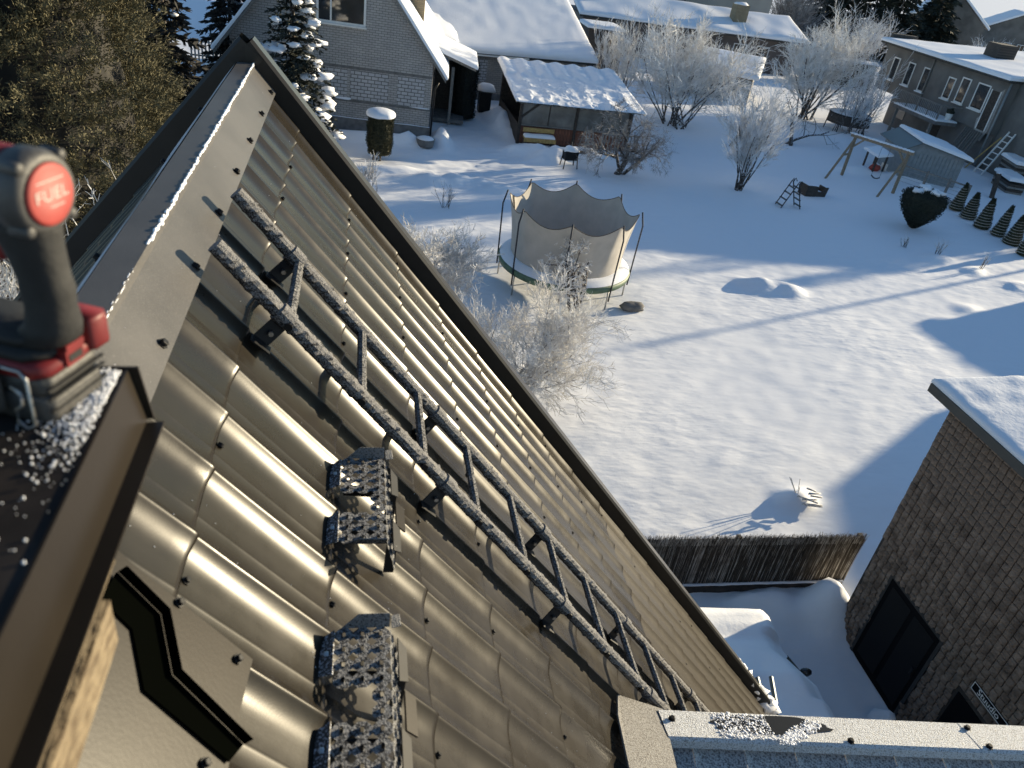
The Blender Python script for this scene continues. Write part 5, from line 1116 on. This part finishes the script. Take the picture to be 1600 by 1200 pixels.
dk = thing('dark_store', 'dark timber store with snowy lid beside the outbuilding', 'shed', (18.3, 60.5, 0)); part('wall', wooddark, dk, lambda b: b.box(-1.6, 1.0, 0, 2.5, 0, 2.7)); part('roof', rooffelt, dk, lambda b: b.box(-1.8, 1.1, -0.2, 2.7, 2.7, 2.8)); part('roof_snow', snow_lump, dk, lambda b: snow_slab(b, (-1.8, -0.2, 2.8), (1.1, -0.2, 2.8), (1.1, 2.7, 2.8), (-1.8, 2.7, 2.8), 0.25, 10, 8, 0.2), True)
ls = thing('low_shed', 'low shed with flat snow roof between the two frosted shrubs', 'shed', (25.8, 56.0, 0), R(-28)); part('wall', woodgrey, ls, lambda b: b.box(-2.4, 2.4, -2.0, 2.6, 0, 1.75)); part('roof_snow', snow_lump, ls, lambda b: snow_slab(b, (-2.8, -2.4, 1.76), (2.8, -2.4, 1.76), (2.8, 3.0, 2.45), (-2.8, 3.0, 2.45), 0.3, 16, 14, 0.25), True)
for i in range(9): part('door_board', shedmetal, ls, lambda b: b.box(-2.3+i*0.52, -1.85+i*0.52, -2.03, -2.0, 0.1, 1.6))
for i, (x, y, w, d, h, k, lab) in enumerate(((78.0, 104.0, 9, 8, 4.4, 3.4, 'steep roofed grey house at the top right corner'), (96.0, 112.0, 10, 8, 3.6, 2.6, 'snow roofed house at the far right edge'), (86.0, 84.0, 7, 6, 2.6, 1.8, 'blue shaded snowy roof at the right edge behind the grey house'))):
    hs = thing('far_house', lab, 'house', (x, y, 0), R(-30)); part('wall', plaster_d, hs, lambda b: b.prism([(-w/2, -d/2, 0), (w/2, -d/2, 0), (w/2, -d/2, h), (0, -d/2, h+k), (-w/2, -d/2, h)], (0, d, 0)))
    part('roof_snow', snow_lump, hs, lambda b: (snow_slab(b, (-w/2-0.5, -d/2-0.4, h-0.3), (0, -d/2-0.4, h+k+0.05), (0, d/2+0.4, h+k+0.05), (-w/2-0.5, d/2+0.4, h-0.3), 0.3, 10, 10, 0.2), snow_slab(b, (w/2+0.5, -d/2-0.4, h-0.3), (0, -d/2-0.4, h+k+0.05), (0, d/2+0.4, h+k+0.05), (w/2+0.5, d/2+0.4, h-0.3), 0.3, 10, 10, 0.2)), True)
    window(hs, -1.2, -0.3, -d/2, 1.2, 2.2, fw=0.07); window(hs, 0.6, 1.5, -d/2, 1.2, 2.2, fw=0.07)
# picket fence, parked van and snow bank behind the apex
pk = thing('picket_fence', 'white tipped picket fence behind the roof apex', 'fence', (-7.6, 47.9, 0))
part('rail', whitepaint, pk, lambda b: (b.box(-1.6, 2.2, -0.03, 0.0, 1.02, 1.10),)); part('lower_rail', wooddark, pk, lambda b: b.box(-1.6, 2.2, -0.03, 0, 0.3, 0.38))
p0 = None
for i in range(20):
    o = part('picket', woodgrey, pk, lambda b: b.prism([(-0.045, -0.05, 0), (0.045, -0.05, 0), (0.045, -0.05, 1.15), (0, -0.05, 1.22), (-0.045, -0.05, 1.15)], (0, 0.018, 0))) if p0 is None else inst(p0, 'picket', pk, (0, 0, 0)); p0 = p0 or o
    o.location = (-1.5+i*0.19, 0, 0)
vn = thing('parked_van', 'white van parked beyond the picket fence', 'van', (-6.0, 58.0, 0), 0.15)
def vbody(b):
    secs = ((-2.2, 0.45, 1.0), (-1.9, 0.4, 1.15), (-1.2, 0.4, 1.25), (-0.7, 0.4, 1.95), (1.8, 0.4, 2.05), (2.2, 0.45, 1.9))
    for y, z0_, z1_ in secs: b.v += [(-0.88, y, z0_), (0.88, y, z0_), (0.92, y, (z0_+z1_)/2), (0.74, y, z1_), (-0.74, y, z1_), (-0.92, y, (z0_+z1_)/2)]
    b.f += [(i*6+k, i*6+(k+1) % 6, (i+1)*6+(k+1) % 6, (i+1)*6+k) for i in range(5) for k in range(6)] + [tuple(range(6))[::-1], tuple(range(30, 36))]
bevel(part('body', whitepaint, vn, vbody), 0.05, 2)
part('windscreen', glass, vn, lambda b: b.prism([(-0.72, -1.17, 1.30), (0.72, -1.17, 1.30), (0.64, -0.74, 1.88), (-0.64, -0.74, 1.88)], (0, -0.02, 0.02)))
part('side_window', glass, vn, lambda b: b.prism([(0.90, -0.6, 1.35), (0.90, 0.6, 1.35), (0.80, 0.6, 1.8), (0.80, -0.45, 1.8)], (0.02, 0, 0)))
for x in (-0.8, 0.8):
    for y in (-1.4, 1.4): part('wheel', rubber, vn, lambda b: b.lathe([(0.33, -0.1), (0.34, 0), (0.33, 0.1)], (x, y, 0.33), 16, 'X'))
part('snow_cover', snow_lump, vn, lambda b: snow_slab(b, (-0.72, -0.7, 1.98), (0.72, -0.7, 1.98), (0.72, 2.1, 2.04), (-0.72, 2.1, 2.04), 0.14, 8, 8, 0.1), True)

# ------------------------------------------------------------------ stone-clad building at the right
sb_ = thing('stone_building', 'brown stone clad building with snowy roof and black door', 'building', (8.55, 6.0, 0)); BO = (8.55, 6.0, 0)
part('wall', stoneback, sb_, lambda b: b.box(8.575, 15.5, 1.5, 7.99, -0.1, 4.80), off=BO)
random.seed(101)
kinds = []
for q in range(7):
    b = MB(); w, h = 0.118, 0.112; n = 4
    vv = []
    for j in range(n+1):
        for i in range(n+1):
            e = (i in (0, n)) or (j in (0, n)); d = 0.0 if e else -rnd(0.010, 0.030)
            vv.append((d, -(i/n)*w + (rnd(-0.004, 0.004) if e else rnd(-0.008, 0.008)), (j/n)*h + (rnd(-0.004, 0.004) if e else rnd(-.008, .008))))
    b.add(vv, [(j*(n+1)+i, (j+1)*(n+1)+i, (j+1)*(n+1)+i+1, j*(n+1)+i+1) for j in range(n) for i in range(n)])
    r0 = len(b.v); b.v += [(0.03, 0, 0), (0.03, -w, 0), (0.03, -w, h), (0.03, 0, h)]
    L_ = [j*(n+1) for j in range(n+1)]; T_ = [n*(n+1)+i for i in range(n+1)]; Rr = [j*(n+1)+n for j in range(n+1)]; B_ = list(range(n+1))
    b.f += [tuple(L_)+(r0+3, r0), tuple(T_)+(r0+2, r0+3), tuple(Rr[::-1])+(r0+1, r0+2), tuple(B_[::-1])+(r0, r0+1)]
    kinds.append(b)
meshes = []
for i, b in enumerate(kinds):
    o = b.build('stone_block', stonem, sb_); meshes.append(o)
cells = []
zc = 0.02
row = 0
while zc < 4.74:
    upper = zc > 2.05; off = 0.0 if upper else rnd(0, 0.1)
    for c in range(27):
        y = 7.985 - c*0.1285 - (off if not upper else 0)
        if y < 4.35: continue
        cy, cz = y-0.06, zc+0.055
        if 6.16 < cy < 7.46 and cz < 1.80: continue
        if 4.45 < cy < 5.60 and cz < 1.50: continue
        cells.append((y, zc, random.randrange(7), rnd(0.92, 1.06), rnd(0, 0.012)))
    zc += 0.1175
cells.sort(key=lambda c: -c[1])
used = set()
restm = MB()
for i, (y, z, k, sc, dx) in enumerate(cells):
    if i < 290:
        if k not in used: o = meshes[k]; used.add(k)
        else: o = bpy.data.objects.new('stone_block', meshes[k].data); COL.objects.link(o); o.parent = sb_
        o.location = (8.565-dx-BO[0], y-BO[1], z-BO[2]); o.scale = (sc, 0.97, 0.97)
    else:
        b = kinds[k]; restm.add([(8.565-dx+v[0]*sc, y+v[1]*0.97, z+v[2]*0.97) for v in b.v], b.f)
tag(restm.build('stone_blocks', stonem, sb_, False, BO), kind='stuff')
part('corner_return', stoneback, sb_, lambda b: b.box(8.60, 15.4, 7.991, 8.01, 0, 4.8), off=BO)
dd_ = part('door', doorm, sb_, lambda b: b.box(8.560, 8.60, 6.20, 7.42, 0.0, 1.77), off=BO); part('door_frame', mat('door_frame', (0.030, 0.028, 0.026), 0.6), dd_, lambda b: (b.box(8.545, 8.559, 6.14, 6.20, 0, 1.83), b.box(8.545, 8.559, 7.42, 7.48, 0, 1.83), b.box(8.545, 8.559, 6.20, 7.42, 1.77, 1.83)), off=BO)
part('door_panel', mat('door_panel', (0.011, 0.011, 0.012), 0.7, spec=0.15), dd_, lambda b: (b.box(8.552, 8.559, 6.86, 7.34, 0.12, 1.66), b.box(8.552, 8.559, 6.28, 6.76, 0.12, 1.66)), off=BO)
part('handle', blackmetal, dd_, lambda b: b.box(8.53, 8.559, 6.30, 6.34, 0.85, 1.0), off=BO)
part('second_door', doorm, sb_, lambda b: b.box(8.560, 8.60, 4.50, 5.58, 0.0, 1.46), off=BO)
srf = part('roof', mat('roof_fascia', (0.055, 0.060, 0.058), 0.5, 0.2), sb_, lambda b: b.prism([(8.28, 1.2, 4.80), (15.8, 1.2, 5.3), (15.8, 8.25, 5.3), (8.28, 8.25, 4.80)], (0, 0, 0.13)), off=BO)
part('roof_snow', snow_lump, srf, lambda b: snow_slab(b, (8.30, 1.2, 4.932), (15.8, 1.2, 5.432), (15.8, 8.28, 5.432), (8.30, 8.28, 4.932), 0.085, 60, 60, 0.05, 0.022, 4.0), True, BO)
sg = thing('studio_sign', 'narrow black sign with white outline reading Stuudio on the stone wall', 'sign', (8.54, 5.15, 1.80))
part('board', doorm, sg, lambda b: b.box(-0.015, 0.0, -0.36, 0.30, -0.07, 0.07))
signwhite = mat('sign_white', (0.85, 0.85, 0.83), 0.6)
part('outline', signwhite, sg, lambda b: (b.box(-0.018, -0.0155, -0.36, 0.30, 0.060, 0.068), b.box(-0.018, -0.0155, -0.36, 0.30, -0.068, -0.060), b.box(-0.018, -0.0155, 0.292, 0.30, -0.060, 0.060), b.box(-0.018, -0.0155, -0.36, -0.34, -0.060, 0.060)))
text_mesh('lettering', 'Stuudio', 0.135, signwhite, sg, Matrix(((0, 0, -1, -0.0165), (-1, 0, 0, -0.01), (0, 1, 0, 0.0), (0, 0, 0, 1))), 0.0005)

# ------------------------------------------------------------------ reed fence between the yard and the parking place
rf_ = thing('reed_fence', 'dark reed screen fence with frosted tips across the yard edge', 'fence', (7.1, 8.9, 0)); FO = (7.1, 8.9, 0)
part('backing', mat('reed_backing', (0.028, 0.023, 0.019), 0.95), rf_, lambda b: b.box(4.4, 9.15, 8.90, 8.93, 0.12, 1.20), off=FO)
random.seed(111)
for pi_, (xa, xb) in enumerate(((4.4, 6.72), (6.76, 9.18))):
    A_, B_ = MB(), MB()
    for i in range(1500):
        x = rnd(xa, xb); y = 8.885 + rnd(-0.02, 0.025); h = 1.22 + rnd(-0.08, 0.10); lean = rnd(-0.05, 0.05)
        (B_ if rnd(0, 1) < (0.34 if pi_ == 0 else 0.2) else A_).tube([(x, y, 0.10), (x+lean*0.5, y+rnd(-.01, .01), 0.7), (x+lean, y+rnd(-0.02, 0.02), h)], [0.006, 0.005, 0.0025], 3, False)
    for i in range(420):
        x = rnd(xa, xb); B_.tube([(x, 8.885+rnd(-.03, .02), 1.10), (x+rnd(-.05, .05), 8.885+rnd(-.05, .04), 1.22+rnd(0, 0.14))], [0.005, 0.002], 3, False)
    tag(A_.build('reed_panel', reedm, rf_, False, FO), kind='stuff'); tag(B_.build('frosted_reeds', reedfrost, rf_, False, FO), kind='stuff')
for x in (4.5, 6.74, 9.14): part('post', wooddark, rf_, lambda b: b.box(x-0.04, x+0.04, 8.93, 9.01, -0.1, 1.22), off=FO)
part('base_board', wooddark, rf_, lambda b: b.box(4.4, 9.1, 8.80, 8.86, -0.1, 0.16), off=FO)
part('ledge_snow', snow_lump, rf_, lambda b: b.grid(lambda u, v: (4.4+4.7*u, 8.78+0.10*v, 0.162+0.06*math.sin(math.pi*min(1, v+0.2))*(0.8+0.6*nz(u*20, 1))), 60, 4), True, FO)
tag(part('mesh_strip', steel, None, lambda b: [b.tube([(9.22+0.02*i, 9.0, 0.2), (9.24+0.02*i, 9.0, 1.15)], 0.003, 4) for i in range(2)]), 'thin wire netting at the right end of the reed fence', 'netting')

# ------------------------------------------------------------------ car buried in snow beside the house
ca = thing('parked_car', 'dark car buried under thick snow beside the house eaves', 'car', (5.72, 5.65, 0), R(-4))
def cbody(b):
    secs = ((-2.1, 0.45, 0.80, 0.74), (-2.0, 0.25, 0.92, 0.84), (-1.1, 0.20, 0.98, 0.88), (0.9, 0.20, 0.98, 0.88), (1.7, 0.22, 0.90, 0.84), (2.05, 0.28, 0.74, 0.74), (2.12, 0.35, 0.62, 0.66))
    for y, z0_, z1_, w in secs: b.v += [(-w*0.9, y, z0_), (w*0.9, y, z0_), (w, y, z0_*0.6+z1_*0.4), (w*0.97, y, z1_-0.08), (w*0.86, y, z1_), (-w*0.86, y, z1_), (-w*0.97, y, z1_-0.08), (-w, y, z0_*0.6+z1_*0.4)]
    m = len(secs); b.f += [(i*8+k, i*8+(k+1) % 8, (i+1)*8+(k+1) % 8, (i+1)*8+k) for i in range(m-1) for k in range(8)] + [tuple(range(8))[::-1], tuple(range((m-1)*8, m*8))]
part('body', carpaint, ca, cbody, True)
def cab(b):
    secs = ((-1.75, 0.95, 0.72, 0.96), (-1.3, 1.36, 0.62, 0.97), (-0.6, 1.46, 0.62, 0.97), (0.2, 1.42, 0.62, 0.97), (1.05, 0.97, 0.70, 0.965))
    for y, z1_, w, z0_ in secs: b.v += [(-0.78, y, z0_), (0.78, y, z0_), (w, y, z1_), (-w, y, z1_)]
    b.f += [(i*4+k, i*4+(k+1) % 4, (i+1)*4+(k+1) % 4, (i+1)*4+k) for i in range(4) for k in range(4)] + [(3, 2, 1, 0), (16, 17, 18, 19)]
part('cabin', glass, ca, cab, False)
part('pillar', carpaint, ca, lambda b: (b.beam((0.63, 0.2, 1.42), (0.76, 1.05, 0.98), 0.06, 0.06), b.beam((-0.63, 0.2, 1.42), (-0.76, 1.05, 0.98), 0.06, 0.06), b.beam((0.64, -0.5, 1.45), (0.80, -0.5, 0.98), 0.06, 0.08), b.beam((-0.64, -0.5, 1.45), (-0.80, -0.5, 0.98), 0.06, 0.08)))
for x in (-0.8, 0.8):
    for y in (-1.35, 1.35):
        wh = part('wheel', rubber, ca, lambda b: b.lathe([(0.30, -0.1), (0.32, -0.06), (0.32, 0.06), (0.30, 0.1)], (x, y, 0.32), 20, 'X'), True); part('rim', steel, wh, lambda b: b.lathe([(0.19, -0.105 if x < 0 else 0.098), (0.18, -0.098 if x < 0 else 0.105)], (x, y, 0.32), 16, 'X'))
    part('headlight', glass, ca, lambda b: b.blob((x*0.72, 2.02, 0.62), 0.16, 0.07, 0.08, 10, 6, 0.0), True)
    part('mirror', carpaint, ca, lambda b: b.blob((x*1.18, 0.75, 1.02), 0.10, 0.06, 0.07, 10, 6, 0.0), True)
part('wiper', blackmetal, ca, lambda b: (b.tube([(0.1, 1.10, 1.0), (0.62, 0.78, 1.18)], 0.012, 5), b.tube([(-0.5, 1.10, 1.0), (0.05, 0.75, 1.2)], 0.012, 5)))
def csnow(u, v):
    x = -0.74+1.48*u; y = -2.05+4.05*v
    top = 1.02 if y > 1.1 else (1.02+(1.1-y)/0.9*0.46 if y > 0.2 else (1.50 if y > -1.3 else max(0.98, 1.48-(-1.3-y)*0.9)))
    if y > 1.7: top = 1.0-(y-1.7)*0.35
    th = (0.30+0.06*nz(x*2, y*2))*min(1, 6*min(u, 1-u, v, 1-v)+0.05)**0.5
    if u > 0.72 and -0.2 < y < 1.3: th *= max(0.25, 1-(u-0.72)*3)
    return (x*(1.0 if top < 1.1 else 0.92), y, top+th-0.02)
part('snow_cover', snow_lump, ca, lambda b: b.grid(csnow, 26, 60), True)
tag(part('snow_heap', snow_lump, None, lambda b: b.blob((8.18, 5.95, 0.08), 0.22, 0.24, 0.24, 14, 9, 0.4, 0.4, 4), True), 'rounded heap of snow against the stone wall', 'snow heap')
tag(part('brushwood', mat('grey_brush', (0.30, 0.28, 0.25), 0.9, frost=0.4, fscale=60), None, lambda b: [b.tube([(9.45+rnd(-.15, .15), 11.1+rnd(-.1, .1), 0.1+0.04*i), (9.75+rnd(-.1, .1), 11.0+rnd(-.12, .12), 0.14+0.03*i)], 0.02, 5) for i in range(9)] + [b.tube([(9.4, 11.2, 0.15), (9.3+rnd(-.2, .2), 11.3+rnd(-.2, .2), 0.5+rnd(-.1, .15))], 0.008, 4) for i in range(5)], True), 'small bundle of brushwood poking out of the snow by the big shadow', 'brushwood')

# ------------------------------------------------------------------ neighbours just outside the view, whose shadows lie on the snow
nh = thing('neighbour_house', 'neighbouring house with snowy roof beyond the right edge', 'house', (39.5, 18.0, 0))
part('wall', plaster_l, nh, lambda b: b.prism([(-3.7, 4.9, 0), (-3.7, 4.9, 4.1), (-3.7, 3.7, 5.0), (-3.7, 0.5, 5.3), (-3.7, -4, 4.4), (-3.7, -4, 0)], (8, 0, 0)))
part('annex', plaster_d, nh, lambda b: b.box(-5.0, -1.0, 4.95, 8.3, 0, 2.9)); part('annex_snow', snow_lump, nh, lambda b: snow_slab(b, (-5.2, 4.96, 2.9), (-0.9, 4.96, 2.9), (-0.9, 8.5, 2.9), (-5.2, 8.5, 2.9), 0.25, 10, 10, 0.2), True)
window(nh, -1.5, 1.0, -3.7, 1.2, 2.4, '-X')
up_ = thing('utility_pole', 'tall wooden utility pole beyond the right edge', 'pole', (49.4, 34.3, 0)); part('pole', wood, up_, lambda b: b.tube([(0, 0, 0), (0, 0, 8.3)], [0.12, 0.085], 10), True); part('crossarm', wood, up_, lambda b: b.beam((-0.5, 0.0, 7.9), (0.5, 0.0, 7.9), 0.1, 0.1))
random.seed(121)
for i, (x, y, h, r, lab) in enumerate(((49.5, 36.4, 7.0, 1.1, 'shortest spruce beyond the right edge, nearest the pole'), (50.0, 38.9, 8.4, 1.3, 'spruce beyond the right edge, second from the pole'), (51.0, 41.6, 9.2, 1.5, 'spruce beyond the right edge, third from the pole'), (53.0, 44.0, 11.0, 2.6, 'tall spruce beyond the grey house wing'), (57.0, 48.5, 11.0, 2.6, 'tall spruce behind the grey house, out of view'))):
    spruce(lab, x, y, h, r, 22, 12, 0.1, dens=0.7, L=0.6)
